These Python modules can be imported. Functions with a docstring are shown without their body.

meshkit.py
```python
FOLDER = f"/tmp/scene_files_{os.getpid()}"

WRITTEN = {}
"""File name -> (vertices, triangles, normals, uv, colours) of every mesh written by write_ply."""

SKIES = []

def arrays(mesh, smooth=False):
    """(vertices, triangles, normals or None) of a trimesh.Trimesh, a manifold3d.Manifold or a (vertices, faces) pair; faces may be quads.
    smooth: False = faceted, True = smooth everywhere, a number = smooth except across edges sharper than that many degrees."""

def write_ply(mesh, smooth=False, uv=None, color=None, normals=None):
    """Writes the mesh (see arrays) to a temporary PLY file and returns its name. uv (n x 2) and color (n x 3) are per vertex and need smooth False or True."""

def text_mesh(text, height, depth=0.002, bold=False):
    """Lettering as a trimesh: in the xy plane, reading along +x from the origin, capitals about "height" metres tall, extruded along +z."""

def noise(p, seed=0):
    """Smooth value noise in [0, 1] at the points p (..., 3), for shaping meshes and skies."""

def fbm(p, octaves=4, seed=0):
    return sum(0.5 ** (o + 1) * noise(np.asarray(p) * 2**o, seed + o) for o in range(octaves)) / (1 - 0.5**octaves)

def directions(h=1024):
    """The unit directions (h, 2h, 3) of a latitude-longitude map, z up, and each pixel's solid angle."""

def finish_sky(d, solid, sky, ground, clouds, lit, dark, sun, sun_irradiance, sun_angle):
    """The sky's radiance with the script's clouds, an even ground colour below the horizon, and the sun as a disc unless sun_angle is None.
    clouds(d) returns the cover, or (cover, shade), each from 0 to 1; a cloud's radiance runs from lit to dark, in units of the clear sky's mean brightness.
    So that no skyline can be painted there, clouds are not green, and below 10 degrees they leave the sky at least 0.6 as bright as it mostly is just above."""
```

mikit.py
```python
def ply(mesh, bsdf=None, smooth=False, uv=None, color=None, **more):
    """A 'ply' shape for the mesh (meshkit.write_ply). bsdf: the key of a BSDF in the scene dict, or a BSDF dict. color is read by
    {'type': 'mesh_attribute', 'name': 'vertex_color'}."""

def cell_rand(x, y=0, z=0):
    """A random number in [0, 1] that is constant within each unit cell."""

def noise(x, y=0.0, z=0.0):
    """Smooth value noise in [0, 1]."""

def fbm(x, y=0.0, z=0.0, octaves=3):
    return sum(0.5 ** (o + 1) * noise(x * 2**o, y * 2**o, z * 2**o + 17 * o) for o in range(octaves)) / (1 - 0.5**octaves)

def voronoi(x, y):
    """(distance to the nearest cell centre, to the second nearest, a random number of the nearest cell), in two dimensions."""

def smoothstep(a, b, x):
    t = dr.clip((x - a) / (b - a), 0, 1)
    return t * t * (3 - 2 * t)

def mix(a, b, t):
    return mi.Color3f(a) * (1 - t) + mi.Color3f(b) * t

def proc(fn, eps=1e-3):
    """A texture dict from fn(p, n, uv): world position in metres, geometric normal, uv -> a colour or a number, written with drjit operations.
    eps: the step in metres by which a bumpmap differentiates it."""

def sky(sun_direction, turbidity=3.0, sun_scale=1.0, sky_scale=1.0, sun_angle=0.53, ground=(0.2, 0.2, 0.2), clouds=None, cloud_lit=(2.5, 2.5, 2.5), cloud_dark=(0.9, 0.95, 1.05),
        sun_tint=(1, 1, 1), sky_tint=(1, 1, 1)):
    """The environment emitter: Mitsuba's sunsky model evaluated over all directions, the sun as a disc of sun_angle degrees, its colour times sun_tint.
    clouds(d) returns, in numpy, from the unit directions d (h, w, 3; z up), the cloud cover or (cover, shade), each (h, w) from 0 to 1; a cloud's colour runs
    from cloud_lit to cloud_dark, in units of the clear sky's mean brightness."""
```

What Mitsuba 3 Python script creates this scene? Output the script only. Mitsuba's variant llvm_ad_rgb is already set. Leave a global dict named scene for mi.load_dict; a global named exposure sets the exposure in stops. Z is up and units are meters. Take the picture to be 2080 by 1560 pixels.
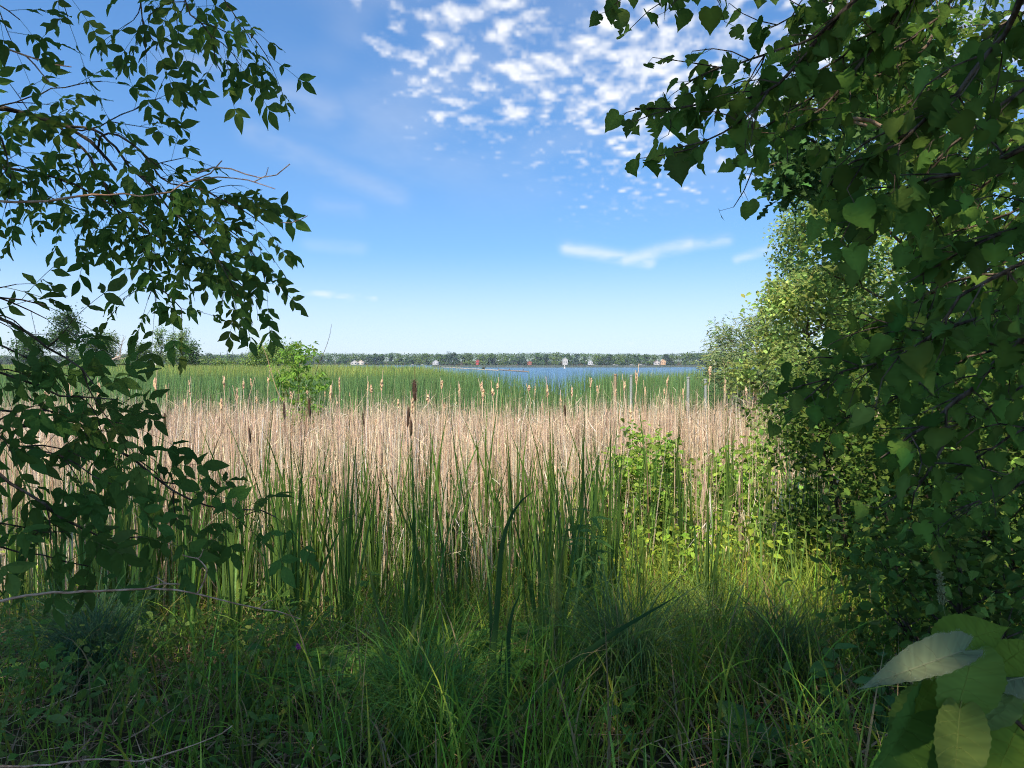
import math, numpy as np, trimesh, mitsuba as mi, mikit, meshkit, drjit as dr
from scipy.interpolate import CubicSpline

# ------------------------------------------------------------------ camera, sky, exposure
F, CX, CY, HORIZON = 1542.0, 1040.0, 780.0, 738.0          # focal length and centre in pixels of the 2080 x 1560 frame
CAM = np.array([0.0, 0.0, 2.2])
PITCH = math.atan((CY - HORIZON) / F)                      # looking slightly down
T = mi.ScalarTransform4f
exposure = 2.3
SUN = np.array([-0.24, -0.62, 0.92])


def angles(px, py):
    """azimuth (to the right) and elevation, in degrees, of a point of the photograph"""
    dx, dz = (px - CX) / F, -(py - CY) / F
    y, z = math.cos(PITCH) + math.sin(PITCH) * dz, -math.sin(PITCH) + math.cos(PITCH) * dz
    return math.degrees(math.atan2(dx, y)), math.degrees(math.atan2(z, math.hypot(dx, y)))


def clouds(d):
    az = np.degrees(np.arctan2(d[..., 0], d[..., 1]))
    el = np.degrees(np.arcsin(np.clip(d[..., 2], -1, 1)))
    dz = np.maximum(d[..., 2], 0.02)
    u, v = d[..., 0] / (dz + 0.03), d[..., 1] / (dz + 0.03)
    P = lambda s, t, k: np.stack([u * s, v * t, np.full_like(u, k)], -1)
    ss = lambda a, b, x: (lambda q: q * q * (3 - 2 * q))(np.clip((x - a) / (b - a), 0, 1))
    warp = meshkit.fbm(P(3, 3, 0.3), 3, 5) - 0.5
    cell = meshkit.fbm(np.stack([(u + 0.2 * warp) * 22.0, (v + 0.2 * warp) * 15.0, np.full_like(u, 1.7)], -1), 6, 11)
    big = meshkit.fbm(P(1.1, 1.0, 4.2), 3, 23)
    # a broad field of small puffs, overhead and down into the view, thinning out towards its lower and left edge
    m = ss(8.0, 18.0, el - 0.10 * np.abs(az - 5)) * ss(-15, -3, az + 0.55 * (el - 22)) * ss(48, 14, np.abs(az - 6) - 0.25 * np.maximum(el - 22, 0))
    m = m * (0.35 + 0.65 * ss(0.30, 0.60, big + 0.25 * ss(15, 24, el)))
    puffs = ss(0.57 - 0.24 * m, 0.96 - 0.22 * m, cell) * ss(0.02, 0.35, m)
    veil = 0.30 * ss(0.35, 0.75, meshkit.fbm(P(2.2, 1.4, 8.0), 4, 31)) * ss(9, 20, el) * ss(-28, -10, az)
    cover = np.maximum(0.98 * puffs, veil * ss(-24, -8, az) * 0.8)
    # thin streaks
    for px0, py0, px1, py1, wide, amount in ((545, 285, 775, 385, 1.0, .20), (560, 585, 735, 606, .38, .62), (640, 600, 760, 612, .3, .3), (1170, 508, 1300, 530, .55, .55), (1285, 525, 1385, 500, .55, .5), (1350, 505, 1460, 490, .45, .35),
                                          (1505, 525, 1565, 507, .4, .35), (780, 625, 960, 645, .3, .35), (1110, 660, 1450, 662, .6, .32), (410, 600, 620, 616, .5, .22), (660, 415, 720, 425, .7, .12), (400, 130, 640, 215, 1.6, .22),
                                          (640, 500, 720, 505, .7, .12), (850, 672, 990, 676, .22, .45), (1160, 700, 1200, 700, .12, .5), (1240, 700, 1280, 699, .16, .7), (830, 690, 850, 690, .1, .5), (970, 694, 992, 693, .12, .55),
                                          (570, 684, 592, 682, .28, .6), (690, 716, 735, 708, .32, .8), (758, 716, 775, 714, .3, .6), (815, 718, 870, 715, .3, .6), (1060, 718, 1120, 718, .2, .5), (1300, 702, 1310, 702, .08, .5),
                                          (240, 716, 320, 708, .5, .6), (330, 690, 460, 690, .3, .25), (500, 712, 560, 708, .4, .35), (1480, 660, 1560, 672, .5, .3)):
        (a0, e0), (a1, e1) = angles(px0, py0), angles(px1, py1)
        L2 = (a1 - a0) ** 2 + (e1 - e0) ** 2
        t = np.clip(((az - a0) * (a1 - a0) + (el - e0) * (e1 - e0)) / L2, -0.15, 1.15)
        q = np.hypot(az - a0 - t * (a1 - a0), el - e0 - t * (e1 - e0)) / wide
        n = meshkit.fbm(np.stack([az * 0.5 / (0.4 + wide), el * 1.6 / (0.4 + wide), np.full_like(az, px0 * 0.01)], -1), 4, 3)
        cover = np.maximum(cover, min(1.0 * amount, 0.85) * np.exp(-q * q * (0.7 + 1.6 * n)) * ss(0.15, 0.6, n))
    cover = np.maximum(cover, 0.5 * ss(9.0, 0.5, el))        # pale air above the horizon
    return np.clip(cover, 0, 1), np.clip(0.55 - 0.75 * cell + 0.35 * (1 - puffs), 0, 0.8) * (el > 9)


scene = {
    "camera": {"type": "perspective", "fov": math.degrees(2 * math.atan(CX / F)), "fov_axis": "x", "near_clip": 0.05, "far_clip": 6000.0,
               "to_world": T().look_at(origin=CAM.tolist(), target=[0.0, math.cos(PITCH), 2.2 - math.sin(PITCH)], up=[0, 0, 1])},
    "sky": mikit.sky(SUN, turbidity=3.0, sky_scale=0.95, sun_scale=0.98, ground=(0.10, 0.12, 0.06), clouds=clouds, cloud_lit=(2.6, 2.65, 2.75), cloud_dark=(1.35, 1.5, 1.8), sky_tint=(0.73, 0.97, 1.2)),
}
labels = {}

# ------------------------------------------------------------------ materials
C_ATTR = {"type": "mesh_attribute", "name": "vertex_color"}
scene["mat_leaf"] = {"type": "principledthin", "base_color": C_ATTR, "roughness": 0.36, "spec_trans": 0.0, "diff_trans": 0.9, "eta": 1.4}
scene["mat_blade"] = {"type": "principledthin", "base_color": C_ATTR, "roughness": 0.5, "spec_trans": 0.0, "diff_trans": 0.6, "eta": 1.35}
scene["mat_dry"] = {"type": "principledthin", "base_color": C_ATTR, "roughness": 0.8, "spec_trans": 0.0, "diff_trans": 0.5, "eta": 1.3}
scene["mat_plain"] = {"type": "twosided", "bsdf": {"type": "diffuse", "reflectance": C_ATTR}}
N3, FB, SST, MIX = mikit.noise, mikit.fbm, mikit.smoothstep, mikit.mix


def bark_color(p, n, uv):
    a = FB(p.x * 60, p.y * 60, p.z * 14, 3)
    return MIX((0.045, 0.036, 0.028), (0.16, 0.13, 0.10), SST(0.3, 0.7, a))


def soil_color(p, n, uv):
    a, b = FB(p.x * 9, p.y * 9, p.z * 9, 3), FB(p.x * 0.7, p.y * 0.7, 0.3, 2)
    c = MIX((0.030, 0.022, 0.014), (0.11, 0.085, 0.05), SST(0.35, 0.7, a))
    return MIX(c, mi.Color3f(0.05, 0.06, 0.022), 0.5 * SST(0.4, 0.65, b))


def wave_height(p, n, uv):
    return 0.6 * FB(p.x * 0.35, p.y * 0.8, 0.5, 3) + 0.4 * FB(p.x * 0.05 + 3, p.y * 0.2, 2.5, 2)


scene["mat_bark"] = {"type": "twosided", "bsdf": {"type": "bumpmap", "arbitrary": mikit.proc(lambda p, n, uv: FB(p.x * 90, p.y * 90, p.z * 20, 3), 2e-3), "scale": 0.006, "bsdf": {"type": "diffuse", "reflectance": mikit.proc(bark_color)}}}
scene["mat_twig"] = {"type": "twosided", "bsdf": {"type": "diffuse", "reflectance": mikit.proc(lambda p, n, uv: MIX((0.36, 0.21, 0.135), (0.68, 0.48, 0.34), SST(0.3, 0.7, FB(p.x * 55, p.y * 55, p.z * 120, 3))))}}
scene["mat_soil"] = {"type": "twosided", "bsdf": {"type": "bumpmap", "arbitrary": mikit.proc(lambda p, n, uv: FB(p.x * 14, p.y * 14, p.z * 14, 3), 4e-3), "scale": 0.04, "bsdf": {"type": "diffuse", "reflectance": mikit.proc(soil_color)}}}
scene["mat_water"] = {"type": "twosided", "bsdf": {"type": "bumpmap", "arbitrary": mikit.proc(wave_height, 2e-2), "scale": 0.10, "bsdf": {"type": "principled", "base_color": {"type": "rgb", "value": [0.04, 0.105, 0.19]}, "roughness": 0.38, "specular": 0.5}}}

# ------------------------------------------------------------------ helpers
rng = np.random.default_rng(20240617)
_count = {}


def numbered(name):
    k = _count.get(name, 0)
    _count[name] = k + 1
    return name if k == 0 else f"{name}_{k:03d}"


def tag(key, label=None, cat=None, group=None, kind=None):
    d = labels.setdefault(key, {})
    for a, b in (("label", label), ("category", cat), ("group", group), ("kind", kind)):
        if b:
            d[a] = b
    return key


def thing(name, label, cat, group=None):
    return tag(numbered(name), label, cat, group)


def put(name, mesh, mat, parent=None, color=None, smooth=False, kind=None, label=None):
    key = numbered((parent + "__" if parent else "") + name)
    if color is not None:
        color = np.broadcast_to(color, (len(mesh[0]), 3))
    scene[key] = mikit.ply(mesh, mat, smooth=smooth, color=color)
    if kind or label:
        tag(key, label=label, kind=kind)
    return key


def at(px, py, Y):
    """the point of the place that lies Y metres ahead behind the pixel (px, py)"""
    px, py, Y = np.broadcast_arrays(np.asarray(px, float), np.asarray(py, float), np.asarray(Y, float))
    dx, dz = (px - CX) / F, -(py - CY) / F
    y, z = math.cos(PITCH) + math.sin(PITCH) * dz, -math.sin(PITCH) + math.cos(PITCH) * dz
    return np.stack([dx / y * Y, Y, CAM[2] + z / y * Y], -1)


def unit(a):
    return a / np.maximum(np.linalg.norm(a, axis=-1, keepdims=True), 1e-9)


def smooth01(a, b, x):
    q = np.clip((x - a) / (b - a), 0, 1)
    return q * q * (3 - 2 * q)


class MB:
    def __init__(self):
        self.v, self.f, self.c, self.n = [], [], [], 0

    def add(self, v, f, c=(1, 1, 1)):
        v = np.asarray(v, float).reshape(-1, 3)
        self.v.append(v), self.f.append(np.asarray(f, int).reshape(-1, 3) + self.n), self.c.append(np.broadcast_to(np.asarray(c, float), v.shape))
        self.n += len(v)
        return self

    def mesh(self):
        return np.vstack(self.v), np.vstack(self.f)

    def put(self, name, mat, parent=None, smooth=False, kind=None, label=None, colored=True):
        return put(name, self.mesh(), mat, parent, np.vstack(self.c) if colored else None, smooth, kind, label)


def box(cx, cy, z0, sx, sy, sz):
    v = np.array([[x, y, z] for x in (-.5, .5) for y in (-.5, .5) for z in (0, 1)]) * [sx, sy, sz] + [cx, cy, z0]
    f = [[0, 1, 3], [0, 3, 2], [4, 6, 7], [4, 7, 5], [0, 4, 5], [0, 5, 1], [2, 3, 7], [2, 7, 6], [0, 2, 6], [0, 6, 4], [1, 5, 7], [1, 7, 3]]
    return v, np.array(f)


def spline(pts, step=0.05, wobble=0.0, r=rng):
    pts = np.asarray(pts, float)
    t = np.concatenate([[0], np.cumsum(np.linalg.norm(np.diff(pts, axis=0), axis=1))])
    if t[-1] < 1e-6:
        return pts
    n = max(4, int(t[-1] / step) + 1)
    q = np.linspace(0, t[-1], n)
    p = CubicSpline(t, pts)(q) if len(pts) > 2 else np.stack([np.interp(q, t, pts[:, k]) for k in range(3)], -1)
    if wobble:
        p[1:-1] += r.normal(0, wobble, (n - 2, 3))
    return p


def tube(p, r0, r1, sides=6, knots=0.0, r=rng):
    p = np.asarray(p, float)
    n = len(p)
    rad = np.linspace(r0, r1, n) * (1 + knots * r.normal(0, 1, n))
    t = unit(np.gradient(p, axis=0))
    ref = np.array([0.31, 0.17, 0.93]) if abs(unit(p[-1] - p[0])[2]) < 0.8 else np.array([0.93, 0.31, 0.17])
    a = unit(np.cross(t, ref))
    b = np.cross(t, a)
    ang = np.arange(sides) * 2 * np.pi / sides
    v = p[:, None] + rad[:, None, None] * (np.cos(ang)[None, :, None] * a[:, None] + np.sin(ang)[None, :, None] * b[:, None])
    i, j = np.meshgrid(np.arange(n - 1), np.arange(sides), indexing="ij")
    q = np.stack([i * sides + j, i * sides + (j + 1) % sides, (i + 1) * sides + (j + 1) % sides, (i + 1) * sides + j], -1).reshape(-1, 4)
    f = np.vstack([q[:, [0, 1, 2]], q[:, [0, 2, 3]]])
    v = np.vstack([v.reshape(-1, 3), p[:1], p[-1:]])
    k = np.arange(sides)
    f = np.vstack([f, np.stack([(k + 1) % sides, k, k * 0 + n * sides], 1), np.stack([(n - 1) * sides + k, (n - 1) * sides + (k + 1) % sides, k * 0 + n * sides + 1], 1)])
    return v, f


LEAF_SUM = 1.6      # a thin leaf's colour is shared by the light it reflects and the light it lets through


def jitter(n, c, v=0.2, h=0.12, r=rng):
    """n colours round c: brightness varied by v, hue by h"""
    c = np.asarray(c, float)
    if c[1] > 1.15 * c[0]:
        c = c * LEAF_SUM
    return np.clip(c * np.exp(r.normal(0, v, (n, 1))) * np.exp(r.normal(0, h, (n, 3)) * [1, 0.35, 0.8]), 0.004, 0.9)


def blades(base, length, azim, lean, curl, width, S=4, kink=None, kink_ang=None, face=None, power=1.5, taper=1.0, flat=0.0, r=rng):
    """ribbons that rise from base, lean, bend over and taper: (N, 2(S+1), 3) vertices and the faces of one"""
    N = len(base)
    arr = lambda x: np.broadcast_to(np.asarray(x, float), (N,))[:, None]
    length, azim, lean, curl, width = map(arr, (length, azim, lean, curl, width))
    t = np.linspace(0, 1, S + 1)[None]
    tm = (t[:, :-1] + t[:, 1:]) / 2
    th = lean + curl * tm ** power
    if kink is not None:
        th = th + arr(kink_ang) * (tm > arr(kink))
    st = length / S
    hx = np.concatenate([np.zeros((N, 1)), np.cumsum(np.sin(th) * st, 1)], 1)
    hz = np.concatenate([np.zeros((N, 1)), np.cumsum(np.cos(th) * st, 1)], 1)
    ax = np.stack([np.cos(azim), np.sin(azim)], -1)
    p = np.concatenate([hx[..., None] * ax, hz[..., None]], -1) + base[:, None]
    fa = (azim + np.pi / 2 + (r.normal(0, 0.5, (N, 1)) if face is None else arr(face)))
    side = np.stack([np.cos(fa), np.sin(fa), fa * 0], -1)
    w = width / 2 * np.where(t < flat, 1.0, (1 - np.clip((t - flat) / (1 - flat), 0, 1) ** 1.7) ** 1.0) ** taper
    w = np.maximum(w, width * 0.02) * np.minimum(1, 0.6 + 2 * t)
    v = np.stack([p - side * w[..., None], p + side * w[..., None]], 2).reshape(N, -1, 3)
    k = np.arange(S)[:, None] * 2
    f = np.concatenate([k + [[0, 1, 3]], k + [[0, 3, 2]]], 1).reshape(-1, 3)
    return v, f


def many(V, f, c):
    """N copies of a face pattern as one mesh; c (N, 3) or (N, nv, 3)"""
    N, nv = V.shape[:2]
    c = np.asarray(c, float)
    c = np.broadcast_to(c[:, None] if c.ndim == 2 else c, (N, nv, 3))
    return V.reshape(-1, 3), (f[None] + (np.arange(N) * nv)[:, None, None]).reshape(-1, 3), c.reshape(-1, 3)


def gradient(c, S, lo, hi):
    """colours along ribbons from their foot (c times lo) to their tip (c times hi)"""
    t = np.repeat(np.linspace(0, 1, S + 1), 2)[None, :, None]
    return np.clip(c[:, None] * (np.asarray(lo) * (1 - t) + np.asarray(hi) * t), 0, 0.9)


# leaves: outline (x along the leaf, y half width) and where its midrib stands
def outline(kind, S):
    t = np.linspace(0, 1, S)
    if kind == "lance":
        return np.stack([t, 0.235 * np.maximum(np.sin(np.pi * t ** 0.85), 0) ** 0.85 * (1 - 0.35 * t ** 3)], 1), t
    if kind == "willow":
        return np.stack([t, 0.11 * np.maximum(np.sin(np.pi * t ** 0.9), 0)], 1), t
    if kind == "oval":
        return np.stack([t, 0.30 * np.maximum(np.sin(np.pi * t ** 0.9), 0) ** 0.8], 1), t
    if kind == "heart":
        k = np.array([[0, 0], [-.08, .10], [-.11, .22], [-.03, .36], [.12, .46], [.30, .49], [.48, .44], [.64, .34], [.78, .21], [.90, .09], [1.04, 0]])
        o = CubicSpline(np.linspace(0, 1, len(k)), k)(t)
        return o, np.clip(np.interp(t, [0, .2, 1], [0, 0.0, 1.04]), 0, 1.04)
    if kind == "oak":
        return np.stack([t, (0.30 * np.maximum(np.sin(np.pi * t ** 1.1), 0) ** 0.8) * (0.72 + 0.42 * np.cos(t * 2 * np.pi * 3.5))], 1), t


def leaf_shapes(N, kind="lance", S=7, tooth=0.05, bite=0.3, curl=0.25, fold=0.35, wave=0.03, r=rng):
    o, m = outline(kind, S)
    y = o[None, :, 1, None] * np.ones((N, 1, 2))
    x = o[None, :, 0, None] * np.ones((N, 1, 2))
    y *= 1 + tooth * r.normal(0, 1, (N, S, 2))
    if bite > 0:
        b = r.random((N, S, 2)) < bite / S * 1.6
        b[:, [0, -1]] = False
        y *= np.where(b, r.uniform(0.15, 0.65, (N, S, 2)), 1)
    x = x + tooth * 0.3 * r.normal(0, 1, (N, S, 2)) * (0.2 + np.abs(o[None, :, 1, None]))
    cu = r.normal(curl, abs(curl) * 0.6 + 0.03, (N, 1, 1))
    fo = r.normal(fold, abs(fold) * 0.5 + 0.05, (N, 1, 1))
    zz = lambda X, Y: -cu * X * X + np.abs(Y) * fo
    left, right = np.stack([x[..., 0], y[..., 0]], -1), np.stack([x[..., 1], -y[..., 1]], -1)
    mid = np.broadcast_to(np.stack([m, 0 * m], -1)[None], left.shape)
    V = np.stack([left, mid, right], 2)                      # N, S, 3, 2
    z = zz(V[..., 0], V[..., 1]) + wave * r.normal(0, 1, (N, S, 3)) * np.array([1, 0.2, 1])
    V = np.concatenate([V, z[..., None]], -1).reshape(N, 3 * S, 3)
    k = np.arange(S - 1)[:, None] * 3
    f = np.concatenate([k + [[0, 1, 4]], k + [[0, 4, 3]], k + [[1, 2, 5]], k + [[1, 5, 4]]], 0)
    return V, f


def cards(N, r=rng):
    """the far foliage: small four cornered sprays"""
    V = np.tile(np.array([[0, 0, 0], [0.5, 0.34, 0], [1, 0, 0], [0.5, -0.34, 0]]), (N, 1, 1)) + r.normal(0, 0.1, (N, 4, 3)) - [0.5, 0, 0]
    return V, np.array([[0, 2, 1], [0, 3, 2]])


def place_leaves(V, pos, axis, normal, size):
    x = unit(axis)
    z = unit(normal - (normal * x).sum(-1, keepdims=True) * x)
    y = np.cross(z, x)
    M = np.stack([x, y, z], 1)                               # rows
    return np.einsum("nvk,nkj->nvj", V, M) * np.broadcast_to(size, (len(V),))[:, None, None] + pos[:, None]


def screen(p):
    """pixel of the 2080 x 1560 frame, and distance ahead"""
    q = np.asarray(p) - CAM
    yy = q[..., 1] * math.cos(PITCH) - q[..., 2] * math.sin(PITCH)
    zz = q[..., 1] * math.sin(PITCH) + q[..., 2] * math.cos(PITCH)
    yy = np.where(yy > 0.05, yy, np.nan)
    return CX + q[..., 0] / yy * F, CY - zz / yy * F, yy


def put_leaves(V, f, c, parent, mat="mat_leaf", most=300, name="leaf", rest="foliage", smooth=False):
    """the leaves that show largest become parts, the rest one mass"""
    px, py, d = screen(V.mean(1))
    inside = (px > -5) & (px < 2085) & (py > -5) & (py < 1565)
    e = V.reshape(len(V), -1, 3)
    ext = np.linalg.norm(e.max(1) - e.min(1), axis=1)
    size = np.where(inside, ext / np.nan_to_num(d, nan=1e9), 0)
    order = np.argsort(-size)
    first = [i for i in order[:most] if size[i] * F > 9]
    left = np.setdiff1d(np.arange(len(V)), first)
    for i in first:
        put(name, (V[i], f), mat, parent, np.broadcast_to(c[i], (V.shape[1], 3)), smooth)
    if len(left):
        vv, ff, cc = many(V[left], f, c[left])
        put(rest, (vv, ff), mat, parent, cc, smooth, kind="stuff")


# ------------------------------------------------------------------ ground and water
def ground_z(x, y):
    x, y = np.asarray(x, float), np.asarray(y, float)
    bank = 0.62 * (1 - smooth01(2.2, 7.0, y - 0.45 * np.maximum(x - 1.0, 0)))
    right = 0.5 * smooth01(2.5, 7, x) * (1 - smooth01(12, 22, y))
    n = meshkit.fbm(np.stack([x * 0.9, y * 0.9, x * 0], -1), 3, 9) - 0.5
    return 0.03 + np.maximum(bank, right) + 0.12 * n * smooth01(0, 0.5, bank + right) + 0.03 * n


# where the reeds end and open water begins: distance ahead, by direction (x / y)
EDGE_U = (np.array([-300, 0, 500, 780, 850, 885, 915, 960, 1000, 1060, 1150, 1185, 1210, 1300, 1420, 1560, 1800, 2400]) - CX) / F
EDGE_D = np.array([260, 240, 200, 165, 140, 105, 76, 54, 43, 36, 32, 36, 48, 58, 66, 72, 76, 80.0])


def edge(u):
    return np.interp(u, EDGE_U, EDGE_D)


SHORE = 800.0


def build_ground():
    ys = np.concatenate([np.arange(-14, 12, 0.2), np.geomspace(12, 3000, 130)])
    us = np.linspace(-1.6, 1.6, 201)
    Y = ys[:, None] * np.ones(len(us))
    X = us[None] * (np.abs(ys)[:, None] * 0.9 + 9)
    u = X / np.maximum(Y, 1)
    z = ground_z(X, Y)
    lake = smooth01(0.98, 1.05, Y / edge(u)) * (Y > 5)
    lake *= 1 - smooth01(SHORE - 4, SHORE + 6, Y)
    land = smooth01(SHORE, SHORE + 120, Y)
    z = z * (1 - lake) - 0.9 * lake + land * (1.2 + 5 * smooth01(SHORE, SHORE + 700, Y))
    left = smooth01(-0.32, -0.42, u) * smooth01(150, 190, Y)
    z = z * (1 - left) + left * 0.3
    n, m = X.shape
    i, j = np.meshgrid(np.arange(n - 1), np.arange(m - 1), indexing="ij")
    q = np.stack([i * m + j, i * m + j + 1, (i + 1) * m + j + 1, (i + 1) * m + j], -1).reshape(-1, 4)
    put("ground", (np.stack([X, Y, z], -1).reshape(-1, 3), q), "mat_soil", smooth=True)
    tag("ground", "dark damp marsh soil sloping from the bank to the lake", "ground", kind="structure")
    w = np.array([[-1200, 20, 0], [1200, 20, 0], [1200, SHORE + 40, 0], [-1200, SHORE + 40, 0.0]])
    put("lake", (w, np.array([[0, 1, 2, 3]])), "mat_water")
    tag("lake", "blue rippled lake beyond the reeds", "lake", kind="structure")


build_ground()


# ------------------------------------------------------------------ reeds
def wedge(n, d0, d1, p0=-150, p1=2230, r=rng):
    """n points spread evenly over the ground between two distances, seen between two columns of the frame"""
    y = np.sqrt(r.uniform(d0 * d0, d1 * d1, n))
    u = r.uniform((p0 - CX) / F, (p1 - CX) / F, n)
    return u * y, y


def reed_bed():
    m = MB()
    x, y = wedge(44000, 16.5, 80)
    x2, y2 = wedge(26000, 16.5, 46)
    x, y = np.concatenate([x, x2]), np.concatenate([y, y2])
    lim = edge(x / y) * (1 + 0.05 * rng.normal(0, 1, len(x)))
    den = meshkit.fbm(np.stack([x * 0.35, y * 0.35, x * 0], -1), 3, 40)
    k = (y < lim) & (rng.random(len(x)) < 0.6 + 0.8 * den)
    x, y = x[k], y[k]
    tall = meshkit.fbm(np.stack([x * 0.22, y * 0.16, x * 0 + 3], -1), 3, 41)
    edge_low = 1 - 0.08 * np.exp(-((edge(x / y) - y) / 1.5) ** 2)
    n = len(x)
    L = np.clip(1.66 + 0.9 * (tall - 0.5) + rng.normal(0, 0.15, n), 0.7, 2.1) * edge_low
    V, f = blades(np.stack([x, y, ground_z(x, y) * 0], -1), L, rng.uniform(0, 2 * np.pi, n), np.abs(rng.normal(0, 0.09, n)), np.abs(rng.normal(0.12, 0.16, n)), rng.uniform(0.016, 0.03, n) * (1 + y / 60), 3)
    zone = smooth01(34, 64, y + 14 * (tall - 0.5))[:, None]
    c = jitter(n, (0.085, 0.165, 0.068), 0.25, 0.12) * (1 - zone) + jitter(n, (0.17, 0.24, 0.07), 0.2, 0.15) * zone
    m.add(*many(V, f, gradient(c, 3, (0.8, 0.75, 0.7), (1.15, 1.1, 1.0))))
    # farther: the pale part of the bed
    x, y = wedge(52000, 68, 262, -150, 960)
    k = y < edge(x / y) * (1 + 0.03 * rng.normal(0, 1, len(x)))
    x, y = x[k], y[k]
    n = len(x)
    tall = meshkit.fbm(np.stack([x * 0.05, y * 0.05, x * 0 + 3], -1), 3, 42)
    V, f = blades(np.stack([x, y, 0 * x], -1), np.clip(1.85 + 0.6 * (tall - 0.5) + rng.normal(0, 0.15, n), 0.8, 2.3) * (1 - 0.2 * np.exp(-((edge(x / y) - y) / 8.0) ** 2) * (CX + x / y * F > 860)), rng.uniform(0, 2 * np.pi, n), np.abs(rng.normal(0, 0.1, n)), 0.2, rng.uniform(0.05, 0.10, n) * (1 + y / 200), 2)
    c = jitter(n, (0.20, 0.26, 0.075), 0.2, 0.15)
    g = (tall < 0.42)[:, None]
    c = np.where(g, jitter(n, (0.10, 0.19, 0.06), 0.2, 0.1), c)
    m.add(*many(V, f, c))
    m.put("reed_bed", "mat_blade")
    tag("reed_bed", "dense bed of green reeds between the dry cattails and the lake", "reeds", kind="stuff")


reed_bed()

DRY = (0.65, 0.53, 0.40)


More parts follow.
